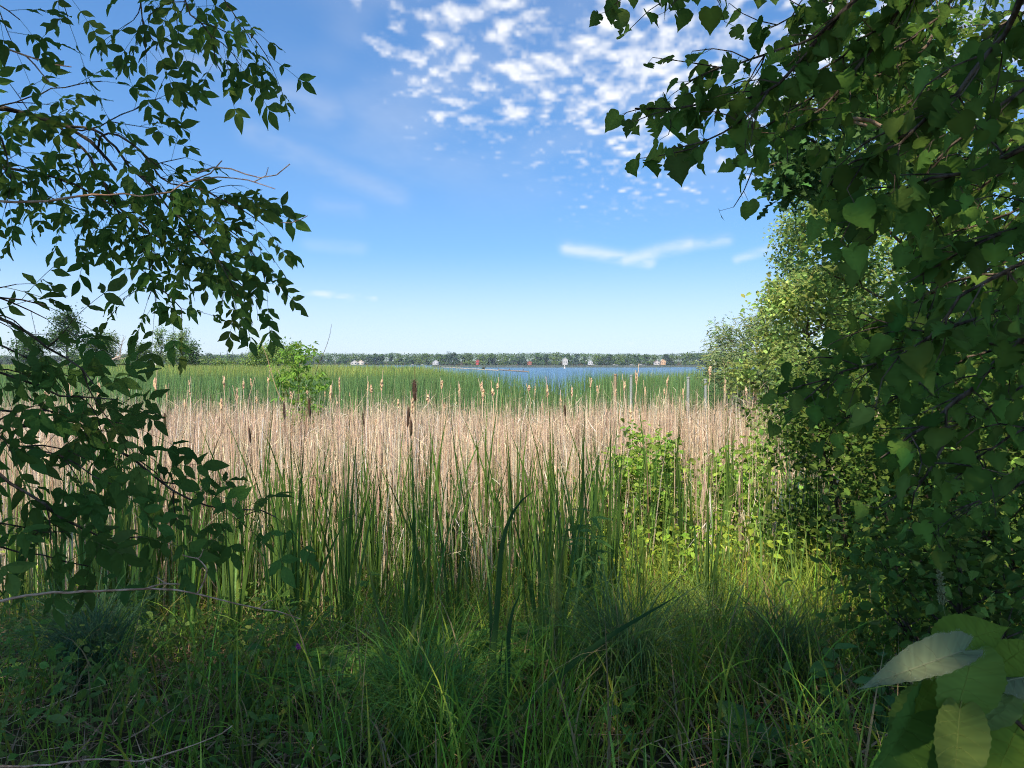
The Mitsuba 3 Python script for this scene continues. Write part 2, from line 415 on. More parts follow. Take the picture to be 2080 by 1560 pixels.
def seed_head(p, L, R, kind, r):
    """a cattail head on the stalk point p: a fat fluffy spike with a thin spike above"""
    n, s = 9, 7
    t = np.linspace(0, 1, n)
    rad = R * np.maximum(np.sin(np.pi * np.clip(t, 0.02, 0.98)) ** 0.45, 0.1)
    ang = np.arange(s) * 2 * np.pi / s
    fl = 0.45 if kind == "fluff" else 0.10
    rr = rad[:, None] * (1 + fl * r.normal(0, 1, (n, s)))
    ax = np.array([r.normal(0, 0.05), r.normal(0, 0.05), 1.0])
    v = p + t[:, None, None] * L * ax + np.stack([np.cos(ang)[None] * rr, np.sin(ang)[None] * rr, 0.15 * R * r.normal(0, 1, (n, s))], -1)
    i, j = np.meshgrid(np.arange(n - 1), np.arange(s), indexing="ij")
    q = np.stack([i * s + j, i * s + (j + 1) % s, (i + 1) * s + (j + 1) % s, (i + 1) * s + j], -1).reshape(-1, 4)
    f = np.vstack([q[:, [0, 1, 2]], q[:, [0, 2, 3]]])
    c = jitter(n * s, (0.58, 0.43, 0.285) if kind == "fluff" else (0.075, 0.052, 0.040), 0.22, 0.08, r)
    return v.reshape(-1, 3), f, c


def dry_cattails():
    r = np.random.default_rng(5)
    # the mass of dead stalks and broken leaves
    x, y = wedge(24000, 6.2, 19.5, -150, 1900, r)
    den = meshkit.fbm(np.stack([x * 0.8, y * 0.8, x * 0], -1), 3, 50)
    u = CX + x / y * F
    near = smooth01(5.9, 8.5, y + 1.2 * (den - 0.5))
    k = (r.random(len(x)) < (0.35 + 1.1 * den) * near * (1 - 0.80 * smooth01(1150, 1300, u) * smooth01(11.5, 9.5, y))) & (y < 17.5 + 3 * (den - 0.4))
    x, y, u = x[k], y[k], u[k]
    n = len(x)
    z = ground_z(x, y)
    m = MB()
    H = np.clip(1.16 + 0.5 * (meshkit.fbm(np.stack([x * 0.5, y * 0.5, x * 0 + 5], -1), 2, 51) - 0.5) + r.normal(0, 0.16, n), 0.5, 1.75)
    V, f = blades(np.stack([x, y, z], -1), H, r.uniform(0, 2 * np.pi, n), np.abs(r.normal(0, 0.045, n)), r.normal(0.02, 0.05, n), r.uniform(0.008, 0.016, n), 3, flat=0.7)
    cs = jitter(n, DRY, 0.3, 0.07, r)
    old = r.random(n) < 0.22
    cs[old] = jitter(old.sum(), (0.26, 0.18, 0.13), 0.3, 0.07, r)
    m.add(*many(V, f, cs))
    # broken leaves, kinked over at all heights
    k2 = np.concatenate([np.arange(n), np.arange(n), r.integers(0, n, n // 2)])
    n2 = len(k2)
    b = np.stack([x[k2], y[k2], z[k2]], -1) + r.normal(0, 0.04, (n2, 3)) * [1, 1, 0]
    V, f = blades(b, H[k2] * r.uniform(0.7, 1.3, n2), r.uniform(0, 2 * np.pi, n2), np.abs(r.normal(0, 0.07, n2)), r.normal(0.05, 0.2, n2), r.uniform(0.009, 0.020, n2), 6, kink=r.uniform(0.35, 1.1, n2), kink_ang=r.uniform(0.8, 2.8, n2))
    m.add(*many(V, f, jitter(n2, DRY, 0.38, 0.09, r)))
    # short crossed litter at the top of the mass
    n3 = 20000
    k3 = r.integers(0, n, n3)
    b = np.stack([x[k3], y[k3], z[k3] + H[k3] * r.uniform(0.25, 0.98, n3)], -1) + r.normal(0, 0.08, (n3, 3))
    V, f = blades(b, r.uniform(0.10, 0.36, n3), r.uniform(0, 2 * np.pi, n3), r.uniform(0.6, 2.4, n3), r.normal(0, 0.5, n3), r.uniform(0.006, 0.014, n3), 2)
    m.add(*many(V, f, jitter(n3, np.array(DRY) * 1.1, 0.35, 0.08, r)))
    # fallen leaves on the ground
    n4 = 6000
    x4, y4 = wedge(n4, 2.6, 9, -100, 2100, r)
    V, f = blades(np.stack([x4, y4, ground_z(x4, y4) + r.uniform(0.01, 0.09, n4)], -1), r.uniform(0.15, 0.6, n4), r.uniform(0, 2 * np.pi, n4), r.normal(1.45, 0.15, n4), r.normal(0.0, 0.3, n4), r.uniform(0.006, 0.013, n4), 3)
    m.add(*many(V, f, jitter(n4, (0.36, 0.25, 0.15), 0.35, 0.08, r)))
    m.put("dry_cattail_bed", "mat_dry")
    tag("dry_cattail_bed", "tan bed of last year's dead cattail stalks and broken leaves", "cattails", kind="stuff")
    # the single stalks that show largest
    x, y = wedge(1500, 6.3, 9.5, -40, 1560, r)
    u = CX + x / y * F
    k = (r.random(len(x)) < 1 - 0.7 * smooth01(1150, 1260, u))
    x, y = x[k][:235], y[k][:235]
    o = np.argsort(y)
    for xx, yy in zip(x[o], y[o]):
        q = CX + xx / yy * F
        where = "behind the ash's low limb" if q < 420 else "between the ash's low limb and the large cattail" if q < 960 else "between the large cattail and the dogwoods" if q < 1190 else "standing among the dogwoods"
        key = thing("dry_cattail", "dead tan cattail stalk " + where, "cattail", "dead cattail stalks " + where)
        h = r.uniform(0.85, 1.5)
        b = np.array([[xx, yy, ground_z(xx, yy)]])
        mm = MB()
        top = b[0] + [r.normal(0, 0.05), r.normal(0, 0.05), h]
        v, f = tube(spline([b[0], (b[0] + top) / 2 + r.normal(0, 0.01, 3), top], 0.3), 0.0055, 0.004, 5)
        c = jitter(1, DRY, 0.2, 0.07, r)
        mm.add(v, f, c)
        V, f = blades(b.repeat(2, 0), h * r.uniform(0.8, 1.15, 2), r.uniform(0, 6.28, 2), np.abs(r.normal(0, 0.06, 2)), r.normal(0.1, 0.15, 2), r.uniform(0.010, 0.018, 2), 6, kink=r.uniform(0.4, 1.3, 2), kink_ang=r.uniform(0.8, 2.6, 2), r=r)
        mm.add(*many(V, f, jitter(2, DRY, 0.22, 0.08, r)))
        mm.put("stalk", "mat_dry", key)
    # stalks with heads
    heads = [(337, 838, 878, 9.0, "dark"), (630, 808, 850, 9.5, "dark"), (578, 815, 852, 10.0, "dark"), (843, 772, 815, 8.2, "big"), (828, 826, 868, 8.6, "dark"), (835, 852, 888, 8.2, "dark"), (510, 866, 905, 7.2, "thin"), (1148, 822, 846, 10.5, "dark"), (740, 838, 868, 11, "dark")]
    names = {337: "dark brown cattail head standing alone left of the young ash tree", 630: "dark brown cattail head right below the sapling in the reeds", 578: "thin dark cattail head below the sapling's left edge",
             843: "tallest dark cattail head with tattered fluff above the dry stand", 828: "dark cattail head left of the tallest one and a little lower", 835: "ragged dark cattail head just below the tallest one",
             510: "dark bare stalk with a blunt broken tip in front of the dry stand", 1148: "reddish brown thin cattail head left of the dogwood", 740: "dark slim cattail head left of the tallest one, on the left"}
    for px, y0, y1, d, kind in heads:
        a, b = at(px, y0, d), at(px, y1, d)
        key = thing("dark_cattail", names[px], "cattail")
        foot = np.array([b[0] + r.normal(0, 0.05), d, ground_z(b[0], d)])
        v, f = tube(spline([foot, (foot + b) / 2 + r.normal(0, 0.015, 3), b, a + [0, 0, 0.15 if kind == "big" else 0.03]], 0.2), 0.006, 0.003, 5)
        put("stalk", (v, f), "mat_plain", key, jitter(len(v), (0.16, 0.115, 0.08), 0.1, 0.03, r))
        if kind == "thin":
            hv, hf, hc = seed_head(b, a[2] - b[2], 0.009, "dark", r)
        else:
            hv, hf, hc = seed_head(b, a[2] - b[2], 0.026 if kind == "big" else 0.017, "dark", r)
        put("seed_head", (hv, hf), "mat_plain", key, hc, smooth=True)
        if kind == "big":
            n = 260
            q = b + (a - b) * r.beta(3, 1.3, n)[:, None] + r.normal(0, 0.016, (n, 3)) * [1, 1, 0.5]
            V, f = blades(q, r.uniform(0.02, 0.05, n), r.uniform(0, 6.28, n), r.uniform(0.3, 2.4, n), 0.5, 0.004, 2)
            vv, ff, cc = many(V, f, jitter(n, (0.22, 0.18, 0.15), 0.3, 0.05, r))
            put("fluff", (vv, ff), "mat_dry", key, cc, kind="stuff")
    # cream heads along the top of the stand
    pts = [(37, 800), (140, 800), (203, 812), (250, 822), (268, 795), (318, 805), (362, 790), (378, 815), (392, 795), (410, 812), (374, 845), (452, 792), (475, 795), (492, 800), (512, 788), (530, 775), (544, 790), (480, 822), (520, 825), (588, 805),
           (620, 800), (637, 800), (660, 815), (692, 800), (756, 790), (761, 805), (773, 798), (722, 815), (745, 802), (710, 820), (800, 790), (807, 830), (872, 825), (918, 790), (930, 805), (896, 790), (960, 800), (980, 800), (1010, 795), (1037, 790), (1080, 795),
           (1086, 805), (1138, 805), (1162, 805), (1201, 795), (1217, 775), (1217, 800), (1250, 795), (1306, 785), (1293, 780), (1358, 780), (1372, 776), (1385, 805), (1350, 800), (1425, 785), (1437, 770), (1467, 790), (1510, 785), (1516, 795), (1531, 805), (1585, 770), (1470, 785), (1268, 792), (430, 785), (575, 790), (1115, 812), (1180, 815), (840, 838), (680, 838), (600, 838), (300, 850), (340, 808), (150, 828), (98, 815), (60, 820), (20, 830)] + [(int(a), int(b)) for a, b in zip(r.uniform(-10, 1560, 26), r.uniform(800, 868, 26))]
    for px, py in [q for k, q in enumerate(pts) if k % 3]:
        d = r.uniform(10, 16.5)
        L = r.uniform(0.10, 0.26)
        a = at(px + r.normal(0, 3), py + r.normal(0, 5), d)
        a[2] = np.clip(a[2], 1.2, 2.0)
        where = "left of the sapling" if px < 580 else "between the sapling and the tallest dark head" if px < 835 else "in front of the left part of the lake" if px < 1050 else "in front of the lake's middle" if px < 1230 else "before the reeds right of the lake"
        key = thing("fluffy_cattail", "cattail with a burst cream head " + where, "cattail", "cattails with burst cream heads " + where)
        foot = np.array([a[0] + r.normal(0, 0.08), d, ground_z(a[0], d)])
        v, f = tube(spline([foot, (foot + a) / 2 + r.normal(0, 0.02, 3), a, a + [r.normal(0, 0.03), 0, L + r.uniform(0, 0.14)]], 0.3), 0.008, 0.004, 4)
        put("stalk", (v, f), "mat_plain", key, jitter(1, DRY, 0.15, 0.06, r))
        hv, hf, hc = seed_head(a, L, r.uniform(0.009, 0.021), "fluff", r)
        put("seed_head", (hv, hf), "mat_plain", key, hc)


dry_cattails()

GREEN = (0.050, 0.108, 0.026)


def cattail_clump(x, y, height, n, spread, label, group=None, r=rng, width=0.027, color=GREEN, dirs=None):
    key = thing("cattail_clump", label, "cattail", group)
    z = float(ground_z(x, y))
    b = np.array([x, y, z]) + r.normal(0, 0.025, (n, 3)) * [1, 1, 0]
    S = 8
    V, f = blades(b, height * r.uniform(0.6, 1.08, n), r.uniform(0, 2 * np.pi, n), np.abs(r.normal(0.02, spread, n)), np.abs(r.normal(0.10, 0.2, n)), r.uniform(0.75, 1.3, n) * width, S,
                  kink=np.where(r.random(n) < 0.10, r.uniform(0.5, 0.85, n), 2), kink_ang=r.uniform(0.5, 1.7, n), face=r.uniform(0, np.pi, n), power=2.0, flat=0.15, r=r)
    c = jitter(n, color, 0.2, 0.1, r)
    cc = gradient(c, S, (2.0, 1.7, 1.6), (0.9, 0.85, 0.8))
    for i in range(n):
        put("leaf", (V[i], f), "mat_blade", key, cc[i], smooth=True)
    return key


def green_cattails():
    r = np.random.default_rng(8)

    def place_of(px, what):
        where = "under the ash's low limb" if px < 320 else "behind the dead branch's tip" if px < 600 else "left of the large nearest cattail" if px < 960 else "behind the large nearest cattail" if px < 1100 else "between the large cattail and the dogwoods" if px < 1260 else "in the sunlit grass before the dogwoods"
        return f"{what} {where}", f"{what.replace('clump', 'clumps')} {where}"

    spots = [(95, 1190), (150, 1150), (205, 1220), (300, 1170), (345, 1210), (420, 1190), (470, 1230), (560, 1240), (610, 1200), (670, 1180), (715, 1210), (735, 1190), (790, 1190), (830, 1220), (880, 1240), (925, 1190), (960, 1210), (1000, 1180), (1050, 1200), (1080, 1220), (1110, 1200),
             (1130, 1180), (1160, 1190), (1185, 1160), (1230, 1170), (1265, 1150), (1330, 1160), (1360, 1150), (1385, 1190), (1480, 1140), (1610, 1140), (1640, 1190), (40, 1230), (520, 1190), (860, 1180), (1210, 1130), (640, 1230), (250, 1240), (390, 1230), (500, 1250), (690, 1240), (765, 1235), (905, 1225), (1020, 1235), (1065, 1230), (1120, 1240), (1150, 1225), (180, 1245), (585, 1215), (1300, 1190), (1410, 1170), (1555, 1160), (820, 1400), (600, 1300), (255, 1310), (300, 1300), (700, 1290), (560, 1290), (1095, 1345), (1140, 1330), (470, 1310), (380, 1295), (930, 1300), (120, 1290), (860, 1320), (1190, 1290), (1240, 1260)] + [(int(a), int(b)) for a, b in zip(np.linspace(215, 1230, 34) + r.normal(0, 12, 34), r.uniform(1165, 1240, 34))]
    for px, py in spots:
        py += 25
        # where the line of sight through the foot meets the ground
        for d in np.arange(3.0, 12, 0.05):
            p = at(px, py, d)
            if p[2] <= ground_z(p[0], d):
                break
        cattail_clump(p[0], d, r.uniform(1.2, 1.85) if d > 4.6 else r.uniform(0.95, 1.35), int(r.integers(8, 13)), 0.12, *place_of(px, "clump of upright green cattail leaves"), r)
    cattail_clump(*at(1437, 1200, 5.6)[:2], 1.75, 8, 0.16, "dark green cattail clump fanned out beside the sunlit grass", None, r, 0.02)
    # the large near one: its leaves laid out as they grow
    key = thing("cattail_plant", "large nearest green cattail with one leaf bent far to the right", "cattail")
    d0 = 3.15
    base = at(1000, 1540, d0)
    for pts, w in (([(998, 1570, 3.15), (1000, 1400, 3.15), (1003, 1314, 3.14), (1013, 1189, 3.1), (1026, 1079, 3.07), (1050, 1028, 3.04), (1086, 996, 3.0)], 0.028), ([(1008, 1570, 3.13), (1018, 1464, 3.1), (1031, 1364, 3.08), (1036, 1264, 3.06), (1058, 1203, 3.05)], 0.027),
                   ([(1010, 1560, 3.12), (1021, 1509, 3.1), (1036, 1469, 3.06), (1096, 1409, 3.0), (1186, 1329, 2.93), (1256, 1281, 2.88), (1378, 1209, 2.8)], 0.026), ([(994, 1570, 3.15), (996, 1420, 3.17), (998, 1264, 3.2), (990, 1172, 3.22)], 0.024),
                   ([(1002, 1570, 3.2), (1010, 1400, 3.25), (1022, 1290, 3.3)], 0.02)):
        p = spline([at(*q) for q in pts], 0.07)
        n = len(p)
        t = np.linspace(0, 1, n)
        w_ = w * np.minimum(1, 0.7 + t) * (1 - t ** 4 * 0.95)
        tang = unit(np.gradient(p, axis=0))
        side = unit(np.cross(tang, [0.25, -1, 0.2]))
        v = np.stack([p - side * w_[:, None] * 0.5, p + np.cross(side, tang) * w_[:, None] * 0.18, p + side * w_[:, None] * 0.5], 1).reshape(-1, 3)
        k = np.arange(n - 1)[:, None] * 3
        f = np.concatenate([k + [[0, 1, 4]], k + [[0, 4, 3]], k + [[1, 2, 5]], k + [[1, 5, 4]]], 0)
        c = np.repeat(np.array([[0.15, 0.30, 0.07]]) * (1 - t[:, None]) ** 2 + np.array([[0.04, 0.105, 0.04]]) * t[:, None], 3, 0)
        put("leaf", (v, f), "mat_blade", key, c, smooth=True)
    cattail_clump(*at(826, 1490, 3.35)[:2], 1.05, 6, 0.17, "young cattail with a pale stem left of the large nearest one", None, r, 0.024, (0.075, 0.13, 0.04))
    cattail_clump(*at(1140, 1400, 4.0)[:2], 1.35, 7, 0.15, "cattail with a pale green foot right of the large nearest one", None, r, 0.024, (0.065, 0.115, 0.04))
    # many more single green leaves among the dead ones
    m = MB()
    n = 5200
    x, y = wedge(n, 5.6, 12, -60, 1700, r)
    V, f = blades(np.stack([x, y, ground_z(x, y)], -1), r.uniform(0.4, 1.2, n), r.uniform(0, 6.28, n), np.abs(r.normal(0, 0.1, n)), np.abs(r.normal(0.1, 0.25, n)), r.uniform(0.009, 0.021, n), 5, flat=0.1, power=2)
    m.add(*many(V, f, gradient(jitter(n, (0.095, 0.175, 0.05), 0.3, 0.15, r), 5, (1.6, 1.4, 1.3), (0.95, 0.95, 0.9))))
    m.put("cattail_shoots", "mat_blade")
    tag("cattail_shoots", "scattered young green cattail leaves among the dead stalks", "cattails", kind="stuff")


green_cattails()


# ------------------------------------------------------------------ grass and low plants
def grass():
    r = np.random.default_rng(12)
    m = MB()
    n = 19000
    x, y = wedge(n, 2.0, 7.5, -160, 2240, r)
    den = meshkit.fbm(np.stack([x * 1.3, y * 1.3, x * 0], -1), 3, 60)
    u = CX + x / y * F
    k = r.random(n) < (0.2 + 1.3 * den) * (0.45 + 0.55 * smooth01(450, 1000, u))
    k &= ~((np.abs(u - 1005) < 55) & (y < 3.25) & (r.random(n) < 0.8))
    x, y, den = x[k], y[k], den[k]
    n = len(x)
    V, f = blades(np.stack([x, y, ground_z(x, y)], -1), r.uniform(0.2, 0.72, n) * (0.65 + 0.7 * den), r.uniform(0, 6.28, n), np.abs(r.normal(0.1, 0.22, n)), np.abs(r.normal(1.35, 0.65, n)), 0.0042 + 0.0095 * r.random(n) ** 1.8, 7, power=1.6, r=r)
    c = jitter(n, (0.108, 0.180, 0.026), 0.36, 0.2, r)
    dead = r.random(n) < 0.12
    c[dead] = jitter(dead.sum(), (0.34, 0.26, 0.14), 0.25, 0.08, r)
    m.add(*many(V, f, c))
    # broad arching blades in tufts
    for k in range(95):
        x0, y0 = wedge(1, 2.35, 5.2, 240 if k % 3 else 700, 1800, r)
        q = int(r.integers(4, 9))
        b = np.stack([x0 + r.normal(0, 0.03, q), y0 + r.normal(0, 0.03, q), ground_z(x0, y0) + 0 * r.random(q)], -1)
        V, f = blades(b, r.uniform(0.35, 0.85, q), r.uniform(0, 6.28, q), np.abs(r.normal(0.15, 0.2, q)), r.normal(1.7, 0.5, q), r.uniform(0.008, 0.0145, q), 10, power=1.7, r=r)
        m.add(*many(V, f, gradient(jitter(q, (0.115, 0.195, 0.028), 0.25, 0.16, r), 10, (0.9, 0.95, 1), (1.1, 1.05, 1))))
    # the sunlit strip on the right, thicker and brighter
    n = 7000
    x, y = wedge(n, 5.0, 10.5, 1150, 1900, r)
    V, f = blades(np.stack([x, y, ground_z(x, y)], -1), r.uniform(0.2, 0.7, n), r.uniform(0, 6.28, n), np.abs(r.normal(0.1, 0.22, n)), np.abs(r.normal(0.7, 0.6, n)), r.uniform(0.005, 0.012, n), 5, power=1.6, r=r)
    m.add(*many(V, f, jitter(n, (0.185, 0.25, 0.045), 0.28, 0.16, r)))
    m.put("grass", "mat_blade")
    tag("grass", "long arching wet grass in the shade at the foot of the cattails", "grass", kind="stuff")


grass()


def low_weeds():
    r = np.random.default_rng(13)
    m = MB()
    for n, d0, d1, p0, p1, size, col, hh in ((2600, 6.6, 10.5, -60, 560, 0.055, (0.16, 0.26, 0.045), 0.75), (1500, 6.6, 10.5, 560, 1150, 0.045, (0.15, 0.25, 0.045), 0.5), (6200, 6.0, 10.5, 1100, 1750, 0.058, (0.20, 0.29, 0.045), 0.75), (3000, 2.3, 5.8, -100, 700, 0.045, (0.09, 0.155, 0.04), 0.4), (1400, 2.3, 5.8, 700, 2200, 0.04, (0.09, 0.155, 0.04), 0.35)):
        x, y = wedge(n, d0, d1, p0, p1, r)
        den = meshkit.fbm(np.stack([x * 1.6, y * 1.6, x * 0], -1), 2, 70)
        z = ground_z(x, y) + r.random(n) ** 0.8 * hh * np.clip(den * 2.2 - 0.3, 0.1, 1)
        V, f = leaf_shapes(n, "oval", 5, bite=0.2, r=r)
        a = r.uniform(0, 6.28, n)
        V = place_leaves(V, np.stack([x, y, z], -1), np.stack([np.cos(a), np.sin(a), r.normal(-0.1, 0.3, n)], -1), r.normal(0, 0.4, (n, 3)) + [0, -0.15, 1], size * r.uniform(0.6, 1.5, n))
        m.add(*many(V, f, jitter(n, col, 0.22, 0.15, r)))
        S = 3
        V, f = blades(np.stack([x, y, ground_z(x, y)], -1)[::3], (z - ground_z(x, y))[::3] + 0.02, r.uniform(0, 6.28, n)[::3], 0.06, 0.1, 0.004, S)
        m.add(*many(V, f, jitter(len(V), (0.12, 0.16, 0.05), 0.2, 0.1, r)))
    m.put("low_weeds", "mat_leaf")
    tag("low_weeds", "low leafy weeds covering the ground between the stalks", "weeds", kind="stuff")


low_weeds()

# ------------------------------------------------------------------ woody plants
def skeleton(r, base, height, spread, n_limbs=8, levels=2, trunk_r=0.1, lean=(0, 0), first=0.35, wob=0.06, up=0.5, kids=4):
    """(list of (points, r0, r1), tips) of a small tree"""
    parts, tips = [], []
    base = np.asarray(base, float)
    top = base + [lean[0], lean[1], height * 0.93]
    tr = spline([base, base + (top - base) * 0.35 + r.normal(0, wob * height * 0.25, 3) * [1, 1, 0], base + (top - base) * 0.7 + r.normal(0, wob * height * 0.25, 3) * [1, 1, 0], top], height / 14)
    parts.append((tr, trunk_r, trunk_r * 0.15))
    tips.append(tr[-1])

    def limb(p, d, L, rad, lv):
        d = unit(d)
        e = p + d * L + np.array([0, 0, up * 0.25 * L])
        q = spline([p, p + d * L * 0.5 + r.normal(0, wob * L, 3), e], L / 5)
        parts.append((q, rad, rad * 0.3))
        tips.append(q[-1]), tips.append(q[len(q) * 2 // 3])
        if lv > 0:
            for _ in range(kids):
                k = int(len(q) * r.uniform(0.35, 0.95))
                limb(q[min(k, len(q) - 1)], unit(d + r.normal(0, 0.65, 3) + [0, 0, 0.15]), L * r.uniform(0.35, 0.6), rad * 0.5, lv - 1)

    for i in range(n_limbs):
        t = first + (1 - first) * (i + r.random()) / n_limbs
        p = tr[min(int(t * len(tr)), len(tr) - 1)]
        a = i * 2.4 + r.normal(0, 0.4)
        w = math.sin(math.pi * min(1, 0.25 + 0.75 * (t - first) / (1 - first)) ** 0.8)
        limb(p, np.array([math.cos(a), math.sin(a), up + 0.5 * (t - first)]), spread * r.uniform(0.6, 1.05) * (0.35 + 0.65 * w), trunk_r * 0.42 * (1 - 0.6 * t), levels - 1)
    return parts, np.array(tips)


def wood(parts, key, sides=6, limit=None, mat="mat_bark", name="branches"):
    """the trunk as one part, the limbs as another"""
    v, f = tube(parts[0][0], parts[0][1], parts[0][2], 8)
    put("trunk", (v, f), mat, key, smooth=True)
    m = MB()
    for p, a, b in parts[1:]:
        if limit is None or a > limit:
            m.add(*tube(p, a, b, sides if a > 0.01 else 3))
    if m.n:
        m.put(name, mat, key, smooth=True, colored=False)


def crown(r, tips, n, sigma, kind, size, color, S=4, bite=0.0, droop=0.3, vc=0.2, hc=0.12, up=0.7, keep=None, clump=0.25, squash=1.0, **kw):
    """n leaves spread round the twig ends; clumps differ in tone as sprays of old and young leaves do"""
    i = r.integers(0, len(tips), n)
    pos = tips[i] + r.normal(0, sigma, (n, 3)) * [1, 1, squash]
    if keep is not None:
        k = keep(pos)
        i, pos = i[k], pos[k]
        n = len(pos)
    V, f = leaf_shapes(n, kind, S, bite=bite, r=r, **kw)
    a = r.uniform(0, 6.28, n)
    ax = np.stack([np.cos(a), np.sin(a), r.normal(-droop, 0.35, n)], -1)
    V = place_leaves(V, pos, ax, r.normal(0, 0.45, (n, 3)) + [-0.08, -0.38, up], size * r.uniform(0.65, 1.3, n))
    tone = np.exp(r.normal(0, clump, len(tips)))[i][:, None]
    return V, f, jitter(n, color, vc, hc, r) * tone


def tree(name, label, cat, base, height, spread, n, sigma, kind, size, color, seed, group=None, trunk_r=0.1, mat="mat_bark", limit=None, skel={}, stems=0, **kw):
    r = np.random.default_rng(seed)
    key = thing(name, label, cat, group)
    parts, tips = skeleton(r, base, height, spread, trunk_r=trunk_r, **skel)
    for k in range(stems):
        a, q = r.uniform(0, 6.28), r.uniform(0.3, 1.0) * spread
        p2, t2 = skeleton(r, base + r.normal(0, 0.10 * spread, 3) * [1, 1, 0], height * r.uniform(0.5, 1.35), spread * 0.36, trunk_r=trunk_r * 0.8, n_limbs=7, levels=1, first=0.25, up=1.0, wob=0.12, lean=(q * math.cos(a), q * math.sin(a)))
        parts, tips = parts + p2, np.concatenate([tips, t2])
    wood(parts, key, limit=limit, mat=mat)
    V, f, c = crown(r, tips, n, sigma, kind, size, color, **kw)
    vv, ff, cc = many(V, f, c)
    put("crown", (vv, ff), "mat_leaf", key, cc, kind="stuff")
    return key


# ---- far shore: woods, shore trees, houses
def far_tree(name, label, group, x, y, z0, h, w, col, seed, n=260, conical=False, parts=True):
    r = np.random.default_rng(seed)
    key = thing(name, label, "tree", group)
    put("trunk", tube(spline([[x, y, z0], [x + r.normal(0, .2), y, z0 + h * 0.75]], 4), 0.28, 0.1, 5), "mat_bark", key)
    nb = 3 if conical else int(r.integers(9, 14))
    if conical:
        t = r.random(n) ** 1.5
        a = r.uniform(0, 6.28, n)
        rad = w * 0.5 * (1 - t) * np.sqrt(r.random(n)) + 0.1
        pos = np.stack([x + rad * np.cos(a), y + rad * np.sin(a), z0 + h * (0.12 + 0.9 * t)], -1)
        tone = np.ones((n, 1))
        ctr = np.stack([x + 0 * t, y + 0 * t, pos[:, 2] - 1.0], -1)
    else:
        bc = np.stack([r.normal(0, 0.27, nb) * w, r.normal(0, 0.27, nb) * w, r.uniform(0.22, 0.86, nb) * h], -1)
        bc[:3] = [[0, 0, 0.84 * h], [0.1 * w, 0, 0.6 * h], [-0.1 * w, 0, 0.42 * h]]
        bc[3:6] = [[-0.25 * w, -0.2 * w, 0.16 * h], [0.25 * w, -0.2 * w, 0.14 * h], [0, -0.25 * w, 0.1 * h]]
        bs = r.uniform(0.16, 0.27, nb) * w
        i = r.integers(0, nb, n)
        pos = np.array([x, y, z0]) + bc[i] + unit(r.normal(0, 1, (n, 3))) * (bs[i] * r.random(n) ** 0.4)[:, None] * [1, 1, 0.85]
        tone = np.exp(r.normal(0, 0.08, nb))[i][:, None]
        ctr = np.array([x, y, z0]) + bc[i]
    V, f = cards(n, r)
    out = unit(pos - ctr)
    V = place_leaves(V, pos, r.normal(0, 1, (n, 3)), out + [0, -0.2, 0.3] + r.normal(0, 0.15, (n, 3)), r.uniform(0.7, 1.5, n) * (0.35 + w * 0.055))
    vv, ff, cc = many(V, f, jitter(n, np.array(col) * 0.78, 0.05, 0.04, r) * tone)
    put("crown", (vv, ff), "mat_plain", key, cc, kind="stuff")


def far_shore():
    r = np.random.default_rng(31)
    m = MB()
    # the wood behind, one mass
    n = 110000
    x = r.uniform(-760, 760, n)
    y = SHORE + 35 + 120 * r.random(n) ** 1.2
    rise = 11.2 + 3.2 * meshkit.fbm(np.stack([x * 0.012, y * 0, y * 0 + 1], -1), 3, 80) - 2.5 * smooth01(-250, -420, x) + 2.0 * smooth01(150, 320, x)
    lump = meshkit.fbm(np.stack([x * 0.09, y * 0.09, x * 0], -1), 3, 81)
    z = 1 + (rise * (0.72 + 0.5 * lump)) * np.sqrt(r.random(n)) * (0.85 + 0.15 * (y - SHORE) / 150)
    V, f = cards(n, r)
    bump = np.stack([np.sin(x * 0.75 + y), np.cos(y * 0.8 + 0.3 * x), 0 * x], -1)
    V = place_leaves(V, np.stack([x, y, z], -1), r.normal(0, 1, (n, 3)), r.normal(0, 0.2, (n, 3)) + [0, -0.45, 0.7] + 0.6 * bump, r.uniform(0.7, 1.5, n))
    tone = np.exp(0.9 * (meshkit.fbm(np.stack([x * 0.06, y * 0.06, x * 0 + 8], -1), 2, 82) - 0.5))[:, None]
    m.add(*many(V, f, jitter(n, (0.040, 0.078, 0.027), 0.06, 0.05, r) * tone))
    m.put("far_woods", "mat_plain")
    tag("far_woods", "long band of woods across the lake", "woods", kind="stuff")
    # the front row
    px = -40
    i = 0
    while px < 1640:
        wide = r.uniform(9, 19)
        px += wide * F / SHORE * r.uniform(0.55, 0.95)
        dark = px < 470 or r.random() < 0.25
        col = (0.036, 0.070, 0.034) if dark else ((0.078, 0.130, 0.036) if r.random() < 0.4 else (0.055, 0.105, 0.034))
        lab = "dark green tree on the far shore" if dark else ("pale green tree on the far shore" if col[0] > 0.07 else "mid green tree on the far shore")
        y = SHORE + 14 + r.uniform(0, 22)
        far_tree("shore_tree", lab, lab.replace("tree", "trees"), (px - CX) / F * y, y, 0.8, 7.5 + 6.0 * float(meshkit.fbm(np.array([px * 0.018, 3.0, 1.0]), 3, 85)) + r.uniform(-1.2, 1.6) + 1.6 * math.exp(-((px - 960) / 70.0) ** 2) + 1.5 * smooth01(1350, 1480, px), wide, col, 1000 + i, 1300)
        i += 1
    for j, (p, hh) in enumerate(((462, 15.5), (473, 14.5), (448, 13), (492, 13.5), (505, 13), (519, 12.6))):
        far_tree("far_spruce", "pointed dark spruce rising above the far woods", "dark spruces above the far woods", (p - CX) / F * (SHORE + 30), SHORE + 30, 1.0, hh, 4.0, (0.03, 0.055, 0.035), 1200 + j, 300, True)


far_shore()


